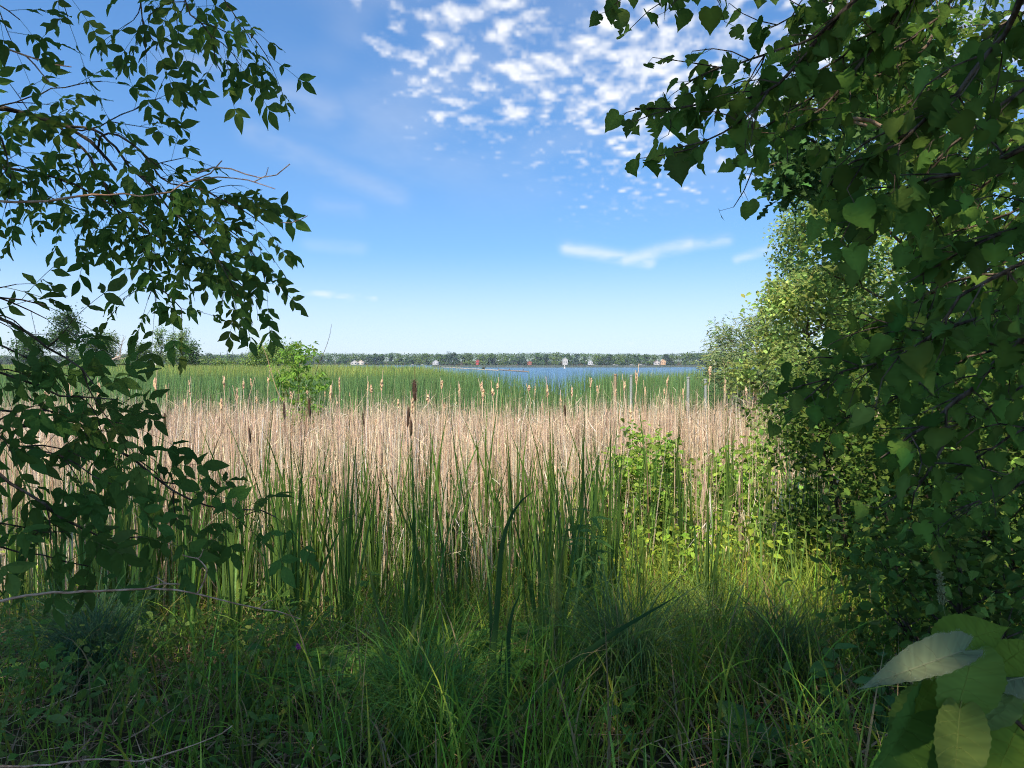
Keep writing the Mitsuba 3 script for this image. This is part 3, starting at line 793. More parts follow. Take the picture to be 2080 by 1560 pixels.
def house(label, px, py, w, h, wall, roof, d=SHORE + 4, turn=0.0, windows=2, name="lake_house", cat="house"):
    key = thing(name, label, cat)
    p = at(px, py, d)
    M = lambda v: (np.asarray(v) @ np.array([[math.cos(turn), math.sin(turn), 0], [-math.sin(turn), math.cos(turn), 0], [0, 0, 1]])) + [p[0], d, 0.6]
    dep = w * 0.8
    v, f = box(0, 0, 0, w, dep, h)
    g = np.array([[-w / 2, -dep / 2, h], [w / 2, -dep / 2, h], [0, -dep / 2, h + w * 0.32], [-w / 2, dep / 2, h], [w / 2, dep / 2, h], [0, dep / 2, h + w * 0.32]])
    mm = MB().add(M(v), f, wall).add(M(g), [[0, 1, 2], [4, 3, 5]], wall)
    mm.put("wall", "mat_plain", key)
    o = 0.35
    q = np.array([[-w / 2 - o, -dep / 2 - o, h - 0.15], [0, -dep / 2 - o, h + w * 0.32 + 0.12], [w / 2 + o, -dep / 2 - o, h - 0.15], [-w / 2 - o, dep / 2 + o, h - 0.15], [0, dep / 2 + o, h + w * 0.32 + 0.12], [w / 2 + o, dep / 2 + o, h - 0.15]])
    q = np.vstack([q, q + [0, 0, 0.22]])
    F4 = np.array([[0, 1, 4, 3], [1, 2, 5, 4], [6, 9, 10, 7], [7, 10, 11, 8], [0, 6, 7, 1], [1, 7, 8, 2], [3, 4, 10, 9], [4, 5, 11, 10], [0, 3, 9, 6], [2, 8, 11, 5]])
    ff = np.vstack([F4[:, [0, 1, 2]], F4[:, [0, 2, 3]]])
    MB().add(M(q), ff, roof).put("roof", "mat_plain", key)
    for k in range(windows):
        xx = (k + 0.5) / windows * w - w / 2
        v, f = box(xx, -dep / 2 - 0.03, h * 0.42, 1.0, 0.08, 1.1)
        MB().add(M(v), f, (0.06, 0.08, 0.10)).put("window", "mat_plain", key)
    v, f = box(w * 0.38, -dep / 2 - 0.03, 0, 0.9, 0.07, 2.0)
    MB().add(M(v), f, np.asarray(wall) * 0.5).put("door", "mat_plain", key)
    return key


house("white two storey house with a grey roof on the far shore", 1148, 742, 5.6, 5.6, (0.48, 0.49, 0.49), (0.36, 0.43, 0.43))
house("small grey gabled cottage right of the reed point", 885, 742, 6.0, 3.0, (0.50, 0.52, 0.55), (0.45, 0.46, 0.48))
house("red house half hidden under trees on the far shore", 970, 742, 3.4, 4.2, (0.42, 0.08, 0.07), (0.45, 0.10, 0.08))
house("low white cottage with a brown roof near the far shore's end", 1334, 742, 6.2, 2.6, (0.5, 0.48, 0.46), (0.22, 0.18, 0.16))
house("orange brown gabled house right of the low white cottage", 1347, 740, 5.2, 3.8, (0.60, 0.40, 0.24), (0.62, 0.46, 0.32), SHORE + 9)
house("small brick red house left of the white two storey house", 1076, 742, 4.6, 2.6, (0.36, 0.14, 0.10), (0.30, 0.13, 0.10))
house("pale grey gabled cottage between the white house and the boats", 1199, 742, 5.0, 3.0, (0.55, 0.57, 0.58), (0.50, 0.52, 0.54))
house("red boathouse at the water beside the willow", 1477, 745, 6.0, 2.6, (0.50, 0.12, 0.10), (0.45, 0.16, 0.13), 600)
house("white boathouse left of the red one", 1448, 742, 8.0, 2.0, (0.40, 0.40, 0.39), (0.66, 0.66, 0.64), 640)
house("low pale shed at the far left shore", 720, 742, 7.0, 2.2, (0.5, 0.5, 0.48), (0.42, 0.42, 0.40))
house("low pale house with a tan roof beyond the reeds", 733, 741, 6.5, 2.6, (0.62, 0.58, 0.52), (0.55, 0.45, 0.36), SHORE + 8)


def boat(label, px, py, d, L, col, group=None):
    key = thing("moored_boat", label, "boat", group)
    p = at(px, py, d)
    t = np.linspace(-1, 1, 9)
    wdt = 0.9 * (1 - np.clip(t, 0, 1) ** 2.5)
    bot, top = [], []
    for a, b in zip(t, wdt):
        bot += [[a * L / 2 * 0.92, -b * 0.6, 0], [a * L / 2 * 0.92, b * 0.6, 0]]
        top += [[a * L / 2, -b, 0.7 + 0.15 * max(a, 0)], [a * L / 2, b, 0.7 + 0.15 * max(a, 0)]]
    v = np.array(bot + top) + [p[0], d, 0.0]
    n = len(bot)
    f = []
    for i in range(8):
        a = 2 * i
        f += [[a, a + 2, n + a + 2], [a, n + a + 2, n + a], [a + 1, n + a + 1, n + a + 3], [a + 1, n + a + 3, a + 3], [n + a, n + a + 2, n + a + 3], [n + a, n + a + 3, n + a + 1]]
    f += [[0, n, n + 1], [0, n + 1, 1]]
    MB().add(v, f, col).put("hull", "mat_plain", key)
    v, f = box(p[0] - L * 0.1, d, 0.72, L * 0.35, 1.2, 0.55)
    MB().add(v, f, np.asarray(col) * 0.9).put("cabin", "mat_plain", key)


for i, (px, d, L) in enumerate(((1206, 780, 6), (1249, 782, 7), (1284, 780, 7), (1303, 780, 8), (839, 785, 6), (859, 790, 6))):
    boat("small white boat moored along the far shore", px, 742, d, L, (0.40, 0.40, 0.39), "white boats moored along the far shore")
boat("white boat in front of the red boathouse", 1468, 745, 575, 6, (0.7, 0.7, 0.7))


def water_things():
    # two long low timber booms floating on posts
    for lab, a, b in (("long pale timber boom lying on the lake past the reed point", (897, 746.2), (1012, 753.6)), ("shorter darker boom right of the long pale one", (1012, 752.0), (1074, 756.4))):
        key = thing("floating_boom", lab, "boom")
        hit = lambda q: (lambda Y: at(q[0], q[1], Y))(CAM[2] / math.tan(math.atan((q[1] - CY) / F) + PITCH))
        A, B = hit(a), hit(b)
        n = 7
        dv = (B - A) / n
        for k in range(n):
            p0, p1 = A + dv * (k + 0.03), A + dv * (k + 0.97)
            v, f = tube(np.array([p0, (p0 + p1) / 2, p1]) * [1, 1, 0] + [0, 0, 0.14], 0.18, 0.18, 8)
            put("log", (v, f), "mat_plain", key, (0.55, 0.50, 0.44) if "pale" in lab[:10] else (0.30, 0.25, 0.21))
        for k in range(0, n + 1, 3):
            p = A + dv * k
            put("post", tube(np.array([[p[0], p[1] + 0.4, -0.8], [p[0], p[1] + 0.4, 0.2], [p[0], p[1] + 0.4, 0.75]]), 0.12, 0.11, 7), "mat_plain", key, (0.13, 0.10, 0.08))
    key = thing("channel_marker", "white channel marker standing in the lake below the white house", "marker")
    p = at(1147, 748, 330)
    put("float", tube(np.array([[p[0], 330, -0.2], [p[0], 330, 0.2], [p[0], 330, 0.5]]), 0.42, 0.36, 10), "mat_plain", key, (0.7, 0.7, 0.68))
    put("pole", tube(np.array([[p[0], 330, 0.45], [p[0], 330, 0.8], [p[0], 330, 1.5]]), 0.16, 0.12, 8), "mat_plain", key, (0.72, 0.72, 0.7))
    # dark water bird resting on the boom
    key = thing("water_bird", "small dark water bird beside the long pale boom", "bird")
    s = trimesh.creation.icosphere(2, 1.0)
    v = np.array(s.vertices) * [0.75, 0.32, 0.30]
    v[:, 2] += 0.10 * np.clip(-v[:, 0], 0, 1)
    h = np.array(s.vertices) * [0.17, 0.13, 0.15] + [0.72, 0, 0.50]
    nk = tube(spline([[0.5, 0, 0.12], [0.64, 0, 0.3], [0.70, 0, 0.48]], 0.05), 0.14, 0.09, 8)
    pos = at(982, 749, 300)
    mm = MB()
    for vv, ff in ((v, s.faces), (h, s.faces), nk):
        mm.add(np.asarray(vv) + [pos[0], 300, 0.22], ff, (0.02, 0.02, 0.022))
    mm.put("body", "mat_plain", key, smooth=True)
    put("bill", tube(np.array([[0.85, 0, 0.5], [0.95, 0, 0.49], [1.06, 0, 0.47]]) + [pos[0], 300, 0.22], 0.04, 0.012, 6), "mat_plain", key, (0.12, 0.10, 0.05))
    # the duller, weedy water along the far shore
    r = np.random.default_rng(3)
    n = 26000
    y = r.uniform(385, SHORE - 3, n)
    x = (r.uniform(880, 1700, n) - CX) / F * y
    k = meshkit.fbm(np.stack([x * 0.01, y * 0.03, x * 0], -1), 3, 90) + 0.2 * smooth01(385, 450, y) > 0.42
    x, y = x[k], y[k]
    n = len(x)
    V, f = leaf_shapes(n, "oval", 5, bite=0, curl=0.0, fold=0.06, wave=0.02, r=r)
    a = r.uniform(0, 6.28, n)
    V = place_leaves(V, np.stack([x, y, x * 0 + 0.05], -1), np.stack([np.cos(a), np.sin(a), 0 * a], -1), r.normal(0, 0.08, (n, 3)) + [0, 0, 1], r.uniform(0.8, 2.2, n))
    vv, ff, cc = many(V, f, jitter(n, (0.10, 0.13, 0.11), 0.2, 0.08, r))
    put("lily_pads", (vv, ff), "mat_leaf", None, cc)
    tag("lily_pads", "grey green band of floating pads along the far shore", "water plants", kind="stuff")
    for i, (px, y0, y1, d) in enumerate(((1282, 764, 800, 17), (1398, 768, 810, 16), (1433, 772, 806, 16.5), (1250, 762, 795, 18))):
        key = thing("fence_post", ("grey metal post standing alone in the reeds left of the others", "taller grey metal post in the reeds, second from the right", "thin leaning grey post nearest the willow", "weathered wooden post at the left of the grey posts")[i], "post")
        a = at(px, y0, d)
        foot = np.array([a[0] + (0.04 if i == 2 else 0), d, 0.0])
        put("post", tube(np.array([foot, (a + foot) / 2, a]), 0.03, 0.03, 6), "mat_plain", key, (0.30, 0.36, 0.37) if i < 3 else (0.35, 0.28, 0.2))
        put("cap", tube(np.array([a, a + [0, 0, 0.015], a + [0, 0, 0.03]]), 0.04, 0.034, 6), "mat_plain", key, (0.26, 0.31, 0.32) if i < 3 else (0.3, 0.24, 0.17))


water_things()


# ---- trees beyond the reeds on the left
def left_trees():
    G = None
    def spot(px, d):
        return np.array([(px - CX) / F * d, d, 0.25])
    H = lambda py, d: 2.0 + (HORIZON - py) * d / F
    for args in (("broad_tree", "dark bushy tree with a pale top left of the dead leaning trunk", 205, 160, 690, 3.4, 2600, 0.9, 0.45, (0.06, 0.11, 0.035), 0.30),
                 ("broad_tree", "taller dark tree behind the ash leaves at the far left", 135, 150, 640, 3.6, 3600, 0.9, 0.45, (0.05, 0.095, 0.04), 0.35),
                 ("broad_tree", "low dark tree at the left edge of the reeds", 60, 150, 700, 3.6, 2400, 0.9, 0.45, (0.05, 0.10, 0.04), 0.3),
                 ("broad_tree", "airy pale tree rising above the dark bushy one", 228, 175, 682, 2.6, 1100, 0.55, 0.40, (0.13, 0.18, 0.07), 0.16),
                 ("slim_poplar", "tall thin airy poplar nearest the hanging ash leaves", 325, 165, 670, 1.5, 1100, 0.6, 0.42, (0.11, 0.17, 0.07), 0.16),
                 ("slim_poplar", "tall thin poplar standing right of the first one", 350, 170, 678, 1.3, 900, 0.55, 0.42, (0.11, 0.17, 0.07), 0.15),
                 ("slim_poplar", "thin poplar with a pale crown at the right of the poplar group", 372, 168, 672, 1.6, 1400, 0.65, 0.42, (0.13, 0.20, 0.08), 0.16),
                 ("broad_tree", "dark rounded bush at the foot of the poplars", 288, 160, 706, 2.3, 1700, 0.7, 0.42, (0.055, 0.10, 0.035), 0.2),
                 ("broad_tree", "dense dark bush right of the poplars", 385, 160, 703, 2.4, 1900, 0.7, 0.42, (0.06, 0.115, 0.04), 0.2),
                 ("reed_willow", "leftmost of the bright yellow green trees behind the sapling", 523, 130, 706, 1.5, 1700, 0.5, 0.34, (0.16, 0.25, 0.06), 0.12),
                 ("reed_willow", "middle one of the bright yellow green trees behind the sapling", 548, 134, 701, 1.3, 1500, 0.5, 0.34, (0.15, 0.24, 0.06), 0.12),
                 ("reed_willow", "bright yellow green tree touching the sapling's left side", 566, 130, 700, 1.4, 1600, 0.5, 0.34, (0.15, 0.24, 0.065), 0.12),
                 ("reed_willow", "bright green tree half hidden behind the sapling", 590, 136, 705, 1.3, 1300, 0.5, 0.34, (0.14, 0.22, 0.06), 0.12)):
        name, label, px, d, py, sp, n, sg, size, col, tr = args
        tree(name, label, "tree", spot(px, d), H(py, d) - 0.25, sp, n, sg, "oval", size, col, 2000 + px, None, tr, S=3, wave=0, skel=dict(n_limbs=9, levels=1, first=0.22, up=0.55))
    for k, (px, py) in enumerate(((440, 733), (470, 736), (495, 735), (415, 732), (258, 730), (165, 728), (180, 722), (345, 732), (455, 737))):
        lab = "low pale green bush along the far edge of the reed bed"
        tree("reed_bush", lab, "bush", spot(px, 185), H(py, 185) - 0.2, 1.8, 500, 0.6, "oval", 0.42, (0.12, 0.19, 0.06), 2300 + k, "low bushes along the far edge of the reed bed", 0.06, S=3, wave=0, skel=dict(n_limbs=6, levels=1, first=0.1))
    # dead wood
    r = np.random.default_rng(77)
    key = thing("dead_tree", "pale dead trunk leaning to the right beside the dark bushy tree", "tree")
    d = 150
    put("trunk", tube(spline([at(214, 743, d), at(228, 731, d), at(245, 724, d)], 0.5), 0.35, 0.12, 7), "mat_plain", key, (0.42, 0.36, 0.31), smooth=True)
    for q in (((228, 731), (240, 723), (250, 721)), ((235, 727), (238, 716), (243, 705)), ((232, 729), (246, 729), (256, 726))):
        put("branch", tube(spline([at(a, b, d) for a, b in q], 0.4), 0.10, 0.04, 5), "mat_plain", key, (0.40, 0.34, 0.29), smooth=True)
    key = thing("bare_snag", "thin bare dead tree standing left of the hanging ash leaves", "tree")
    put("trunk", tube(spline([at(243, 730, d), at(246, 705, d), at(252, 683, d)], 0.6), 0.14, 0.04, 5), "mat_plain", key, (0.30, 0.26, 0.23))
    for q in (((247, 703), (251, 697), (256, 694)), ((246, 708), (242, 701), (240, 696)), ((249, 694), (253, 689), (255, 682))):
        put("branch", tube(spline([at(a, b, d) for a, b in q], 0.4), 0.05, 0.02, 4), "mat_plain", key, (0.30, 0.26, 0.23))
    key = thing("white_trailer", "small white trailer at the edge of the reeds under the poplars", "trailer")
    p = at(320, 743, 190)
    v, f = box(p[0], 190, 0.75, 3.2, 1.8, 1.5)
    MB().add(v, f, (0.74, 0.74, 0.73)).put("body", "mat_plain", key)
    for s in (-0.7, 0.5):
        v, f = box(p[0] + s, 189.08, 1.35, 0.7, 0.05, 0.5)
        MB().add(v, f, (0.08, 0.09, 0.1)).put("window", "mat_plain", key)
    for s in (-0.4, 0.4):
        a = np.array([[p[0] + s, 189.0, 0.55], [p[0] + s, 189.1, 0.55], [p[0] + s, 189.2, 0.55]])
        put("wheel", tube(a, 0.33, 0.33, 12), "mat_plain", key, (0.03, 0.03, 0.03))
    key = thing("pale_tank", "pale blue upright tank among the trees on the left", "tank")
    p = at(258, 740, 195)
    put("body", tube(np.array([[p[0], 195, 0.2], [p[0], 195, 1.6], [p[0], 195, 3.0]]), 0.55, 0.55, 14), "mat_plain", key, (0.55, 0.66, 0.72))
    put("lid", tube(np.array([[p[0], 195, 3.0], [p[0], 195, 3.15], [p[0], 195, 3.4]]), 0.5, 0.15, 14), "mat_plain", key, (0.5, 0.6, 0.66))


left_trees()


def compound_leaves(r, pos, axis, normal, size, pairs=3, kind="lance", S=7, color=(0.06, 0.135, 0.035), bite=0.35, length=0.42, **kw):
    """pinnate leaves: leaflets in pairs along a stalk and one at its end. Returns leaflets (V, f, c) and stalks (v, f)"""
    n = len(pos)
    x = unit(axis)
    z = unit(normal - (normal * x).sum(-1, keepdims=True) * x)
    y = np.cross(z, x)
    size = np.broadcast_to(size, (n,))
    P, A, Z, L, who = [], [], [], [], []
    for k in range(pairs):
        t = 0.42 + 0.46 * k / max(pairs - 1, 1)
        for s in (-1, 1):
            ang = r.normal(0.95, 0.15, n)
            a = x * np.cos(ang)[:, None] + s * y * np.sin(ang)[:, None] + [0, 0, -0.25]
            P.append(pos + x * (t * size)[:, None] + [0, 0, -1] * (0.12 * t * t * size)[:, None])
            A.append(a), Z.append(z + 0.35 * r.normal(0, 1, (n, 3))), L.append(size * length * r.uniform(0.75, 1.1, n) * (0.8 + 0.25 * k / max(pairs - 1, 1))), who.append(np.arange(n))
    P.append(pos + x * (size * 0.98)[:, None] + [0, 0, -1] * (0.12 * size)[:, None]), A.append(x + [0, 0, -0.25] + 0.15 * r.normal(0, 1, (n, 3))), Z.append(z + 0.3 * r.normal(0, 1, (n, 3))), L.append(size * length * r.uniform(0.95, 1.25, n)), who.append(np.arange(n))
    P, A, Z, L, who = map(np.concatenate, (P, A, Z, L, who))
    ok = r.random(len(P)) > 0.06
    P, A, Z, L, who = P[ok], A[ok], Z[ok], L[ok], who[ok]
    V, f = leaf_shapes(len(P), kind, S, bite=bite, r=r, **kw)
    V = place_leaves(V, P, A, Z, L)
    col = jitter(n, color, 0.16, 0.1, r)[who] * np.exp(r.normal(0, 0.08, (len(P), 1)))
    # stalks: narrow ribbons that follow the leaf's droop
    t = np.linspace(0, 1, 5)
    q = pos[:, None] + x[:, None] * (t[None] * size[:, None])[..., None] + np.array([0, 0, -1.0]) * (0.12 * t[None] ** 2 * size[:, None])[..., None]
    sv = np.stack([q - z[:, None] * 0.0009, q + z[:, None] * 0.0009, q + y[:, None] * 0.0012], 2).reshape(n, -1, 3)
    k = np.arange(4)[:, None] * 3
    sf = np.concatenate([k + [[0, 1, 4]], k + [[0, 4, 3]], k + [[1, 2, 5]], k + [[1, 5, 4]], k + [[2, 0, 3]], k + [[2, 3, 5]]], 0)
    return V, f, col, many(sv, sf, np.tile((0.10, 0.12, 0.04), (n, 1)))


def twigs_along(r, path, n, length, start=0.15, spread=0.9, droop=0.15):
    """side twigs of a branch: list of point arrays"""
    out = []
    tan = unit(np.gradient(path, axis=0))
    for k in range(n):
        i = int(np.clip((start + (1 - start) * (k + r.random()) / n) * (len(path) - 1), 0, len(path) - 1))
        d = unit(tan[i] + spread * r.normal(0, 1, 3) * [1, 0.6, 0.8] + [0, 0, -droop])
        L = length * r.uniform(0.5, 1.2)
        p = path[i]
        out.append(spline([p, p + d * L * 0.5 + r.normal(0, 0.06 * L, 3), p + unit(d + [0, 0, -droop]) * L], 0.06))
    return out


def ash_bough(key, r, branches, leafy, seed_off=0, twig_n=6, twig_len=0.22, leaf_len=(0.12, 0.185), color=(0.05, 0.115, 0.032), step=0.075, most=300):
    """branches: [(points (px, py, distance), r0, r1, leafy)]"""
    pos, ax, nm = [], [], []
    tw = MB()
    for pts, r0, r1, leaf in branches:
        p = spline([at(*q) for q in pts], 0.05, 0.0025, r)
        v, f = tube(p, r0, r1, 7 if r0 > 0.006 else 5, 0.06, r)
        put("branch" if leaf else "bare_branch", (v, f), "mat_bark" if leaf else "mat_twig", key, smooth=True)
        if not leaf:
            continue
        L = np.linalg.norm(np.diff(p, axis=0), axis=1).sum()
        ts = twigs_along(r, p, max(1, int(twig_n * L * leaf)), twig_len, 0.12)
        for q in ts:
            tw.add(*tube(q, 0.0022, 0.0012, 4))
        for q in ts + [p[int(len(p) * 0.35):]]:
            tan = unit(np.gradient(q, axis=0))
            LL = np.linalg.norm(np.diff(q, axis=0), axis=1).sum()
            m = max(1, int(LL / step))
            for k in range(m):
                i = int(np.clip((k + 0.9) / m * (len(q) - 1), 0, len(q) - 1))
                s = -1 if k % 2 else 1
                side = unit(np.cross(tan[i], [0.2, -1, 0.3])) * s
                pos.append(q[i]), ax.append(tan[i] * 0.7 + side * 0.8 + r.normal(0, 0.3, 3) + [0, 0, -0.15])
                nm.append(r.normal(0, 0.5, 3) + [0.0, -0.65, 0.6])
            pos.append(q[-1]), ax.append(tan[-1] + [0, 0, -0.3] + r.normal(0, 0.1, 3)), nm.append(r.normal(0, 0.4, 3) + [0, -0.65, 0.6])
    pos, ax, nm = map(np.array, (pos, ax, nm))
    two = r.random(len(pos)) < 0.5
    Vs, cs = [], []
    for pairs, sel in ((2, two), (3, ~two)):
        V, f, c, st = compound_leaves(r, pos[sel], ax[sel], nm[sel], r.uniform(*leaf_len, sel.sum()), pairs, color=color, curl=0.2, fold=0.3)
        Vs.append(V), cs.append(c), tw.add(*st)
    tw.put("twigs", "mat_plain", key, kind="stuff") if False else None
    col = np.vstack(tw.c)
    col[(col > 0.9).all(1)] = (0.07, 0.055, 0.04)
    put("twigs", tw.mesh(), "mat_plain", key, col, kind="stuff")
    return np.concatenate(Vs), f, np.concatenate(cs)


def overhead(r, key, centre, radii, n, size, color, kind="oval", name="crown"):
    """the part of a crown that hangs above and behind the viewer"""
    nb = 70
    bc = centre + unit(r.normal(0, 1, (nb, 3))) * r.random((nb, 1)) ** 0.5 * radii
    i = r.integers(0, nb, n)
    pos = bc[i] + r.normal(0, 0.46, (n, 3))
    el = (pos[:, 2] - CAM[2]) / np.maximum(pos[:, 1], 0.05)
    k = (pos[:, 1] < -0.3) | (el > 0.75)
    pos = pos[k & (pos[:, 2] > 2.2)]
    n = len(pos)
    V, f = leaf_shapes(n, kind, 4, bite=0, r=r)
    a = r.uniform(0, 6.28, n)
    V = place_leaves(V, pos, np.stack([np.cos(a), np.sin(a), a * 0 - 0.3], -1), r.normal(0, 0.4, (n, 3)) + [0, 0, 1], size * r.uniform(0.7, 1.3, n))
    vv, ff, cc = many(V, f, jitter(n, color, 0.15, 0.1, r))
    put(name, (vv, ff), "mat_leaf", key, cc, kind="stuff")
    return bc


def limbs_to(r, key, fork, bc, radius=0.05):
    m = MB()
    for q in bc:
        m.add(*tube(spline([fork, fork + (q - fork) * 0.5 + r.normal(0, 0.2, 3) + [0, 0, 0.4], q], 0.5), radius, 0.012, 5))
    m.put("limbs", "mat_bark", key, smooth=True, colored=False)


ASH = (0.056, 0.110, 0.025)


def ash_tree():
    r = np.random.default_rng(101)
    key = thing("ash_tree", "ash tree reaching in from the left with leaflets hanging against the sky", "tree")
    put("trunk", tube(spline([[-4.2, -0.9, 0.4], [-4.15, -0.8, 2.5], [-4.0, -0.6, 5.0], [-3.4, -0.6, 8.0]], 0.3), 0.20, 0.10, 12), "mat_bark", key, smooth=True)
    bc = overhead(r, key, np.array([-4.8, -3.6, 8.6]), np.array([5.0, 2.3, 6.6]), 23000, 0.18, ASH, "lance")
    limbs_to(r, key, np.array([-4.0, -0.6, 4.6]), bc)
    B = [([(-420, 130, 2.6), (-200, 180, 2.9), (0, 220, 3.1), (50, 232, 3.1), (135, 257, 3.1), (199, 303, 3.1), (242, 345, 3.1)], 0.013, 0.006, 1.0),
         ([(135, 257, 3.1), (202, 269, 3.1), (242, 303, 3.05), (286, 347, 3.05), (323, 374, 3.0), (363, 417, 3.0), (417, 471, 2.95), (461, 518, 2.95), (498, 567, 2.9), (518, 604, 2.9), (545, 655, 2.9)], 0.006, 0.0018, 1.0),
         ([(110, 250, 3.1), (182, 320, 3.1), (212, 370, 3.1), (249, 427, 3.1), (290, 450, 3.05), (320, 478, 3.05), (325, 540, 3.0), (331, 598, 3.0), (320, 648, 3.0)], 0.006, 0.002, 1.0),
         ([(331, 598, 3.0), (370, 638, 3.0), (400, 665, 3.0), (402, 700, 3.0)], 0.003, 0.0015, 1.1),
         ([(-300, 310, 3.2), (0, 337, 3.3), (67, 350, 3.3), (162, 380, 3.2), (230, 420, 3.2), (300, 470, 3.15), (380, 520, 3.1), (440, 560, 3.1)], 0.008, 0.002, 1.0),
         ([(-200, 240, 3.0), (44, 202, 3.0), (114, 182, 3.0), (209, 165, 3.0)], 0.004, 0.002, 0.45),
         ([(199, 303, 3.1), (260, 280, 3.0), (330, 337, 3.0), (370, 370, 2.95), (440, 385, 2.95), (505, 407, 2.9), (560, 440, 2.9), (599, 468, 2.9)], 0.005, 0.0018, 1.0),
         ([(150, 262, 3.2), (240, 240, 3.1), (300, 215, 3.1), (345, 200, 3.1)], 0.004, 0.0016, 1.1),
         ([(300, 345, 3.2), (360, 330, 3.1), (410, 320, 3.1)], 0.003, 0.0015, 0.9),
         ([(286, 347, 3.05), (350, 390, 3.1), (420, 430, 3.05), (500, 470, 3.0), (560, 520, 3.0), (575, 580, 3.0)], 0.004, 0.0015, 1.1),
         ([(0, 337, 3.3), (80, 390, 3.3), (150, 425, 3.3), (220, 450, 3.3)], 0.004, 0.0016, 0.7),
         ([(212, 370, 3.1), (250, 440, 3.2), (300, 510, 3.2), (370, 560, 3.2), (420, 610, 3.1)], 0.004, 0.0015, 0.8),
         ([(-100, 180, 2.8), (0, 280, 2.9), (20, 360, 2.9), (10, 430, 2.9)], 0.005, 0.0018, 0.6),
         ([(-120, -30, 2.7), (0, 10, 2.8), (40, 40, 2.8)], 0.004, 0.002, 0.9),
         ([(80, -80, 2.9), (110, -30, 2.9), (140, -8, 2.9)], 0.003, 0.0015, 0.9),
         ([(260, -160, 2.9), (300, -40, 2.9), (313, 57, 2.9), (335, 85, 2.9)], 0.005, 0.0018, 1.1),
         ([(330, -160, 2.8), (400, -20, 2.8), (434, 37, 2.8), (468, 64, 2.8), (481, 118, 2.8), (500, 150, 2.8)], 0.005, 0.0016, 1.0),
         ([(420, -120, 2.9), (480, -30, 2.9), (530, 30, 2.9), (570, 85, 2.9)], 0.004, 0.0015, 1.1),
         ([(360, -120, 3.0), (380, -30, 3.0), (390, 50, 3.0), (400, 90, 3.0)], 0.004, 0.0015, 0.9),
         ([(-60, 402, 2.6), (0, 409, 2.6), (131, 404, 2.6), (236, 395, 2.6), (320, 395, 2.6), (380, 370, 2.6), (427, 350, 2.6), (451, 326, 2.6)], 0.0055, 0.002, 0),
         ([(400, 352, 2.7), (481, 347, 2.7), (515, 357, 2.7), (569, 350, 2.7), (589, 333, 2.7)], 0.003, 0.0016, 0),
         ([(380, 370, 2.6), (440, 360, 2.65), (522, 370, 2.7), (559, 384, 2.7)], 0.003, 0.0015, 0),
         ([(515, 370, 2.7), (540, 355, 2.7), (545, 340, 2.7)], 0.002, 0.0014, 0), ([(570, 452, 2.8), (600, 450, 2.8), (625, 438, 2.8)], 0.002, 0.0013, 0),
         ([(-40, 80, 2.8), (0, 93, 2.8), (50, 111, 2.8), (145, 136, 2.8)], 0.0045, 0.002, 0), ([(50, 111, 2.8), (80, 140, 2.85), (101, 168, 2.9)], 0.003, 0.0018, 0)]
    pull = lambda q: (q[0] if q[0] < 200 else 200 + (q[0] - 200) * 0.84, q[1] if q[1] < 400 else 400 + (q[1] - 400) * 0.84, q[2])
    B = [([pull(q) for q in pts] if leaf else pts, a, b, leaf) for pts, a, b, leaf in B]
    V, f, c = ash_bough(key, r, B, 1, color=ASH, twig_len=0.17, twig_n=7.5)
    put_leaves(V, f, c, key, name="leaflet")
    # the low limb, larger because nearer
    key = thing("ash_sapling", "young ash at the lower left leaning over the dry cattails", "tree")
    put("trunk", tube(spline([[-2.75, 1.7, 0.5], [-2.6, 1.75, 1.2], [-2.35, 1.85, 2.0], [-2.2, 1.9, 2.6]], 0.15), 0.035, 0.02, 9), "mat_bark", key, smooth=True)
    B = [([(-260, 880, 1.95), (-100, 890, 2.0), (0, 870, 2.05), (50, 862, 2.1), (111, 867, 2.15), (188, 890, 2.2), (249, 921, 2.2), (306, 961, 2.2), (385, 1013, 2.2), (438, 1030, 2.2), (500, 1034, 2.2), (560, 1050, 2.2)], 0.006, 0.002, 1.15),
         ([(-200, 900, 2.0), (0, 887, 2.0), (71, 914, 2.0), (131, 927, 2.0), (180, 960, 2.0), (230, 985, 2.0)], 0.004, 0.0016, 0.9),
         ([(-200, 880, 1.9), (0, 961, 1.9), (44, 998, 1.9), (88, 1025, 1.9), (154, 1068, 1.95), (287, 1090, 2.0)], 0.006, 0.002, 0.35),
         ([(-200, 600, 1.9), (0, 648, 1.95), (30, 662, 1.95), (118, 715, 2.0), (158, 742, 2.0), (190, 780, 2.0)], 0.006, 0.002, 1.2),
         ([(-200, 700, 1.95), (-60, 740, 2.0), (40, 770, 2.05), (120, 800, 2.1), (200, 810, 2.1), (240, 812, 2.1)], 0.005, 0.0018, 1.0),
         ([(-160, 640, 1.9), (-20, 600, 1.9), (40, 610, 1.95), (90, 620, 2.0)], 0.004, 0.0016, 1.1),
         ([(-200, 820, 2.0), (-40, 830, 2.1), (60, 835, 2.15), (130, 840, 2.2), (200, 850, 2.2), (255, 862, 2.2)], 0.004, 0.0016, 0.9),
         ([(-120, 690, 2.1), (0, 700, 2.15), (60, 730, 2.2), (110, 770, 2.2)], 0.004, 0.0016, 1.1),
         ([(-200, 1080, 1.8), (0, 1062, 1.85), (60, 1075, 1.9), (130, 1080, 1.9)], 0.003, 0.0015, 0.5),
         ([(-200, 1000, 1.9), (-60, 1090, 1.9), (0, 1110, 1.9), (78, 1127, 1.95), (180, 1150, 2.0)], 0.004, 0.0016, 0.25)]
    V, f, c = ash_bough(key, r, B, 1, color=ASH, leaf_len=(0.11, 0.165), twig_len=0.15, twig_n=7.5)
    put_leaves(V, f, c, key, name="leaflet")


ash_tree()


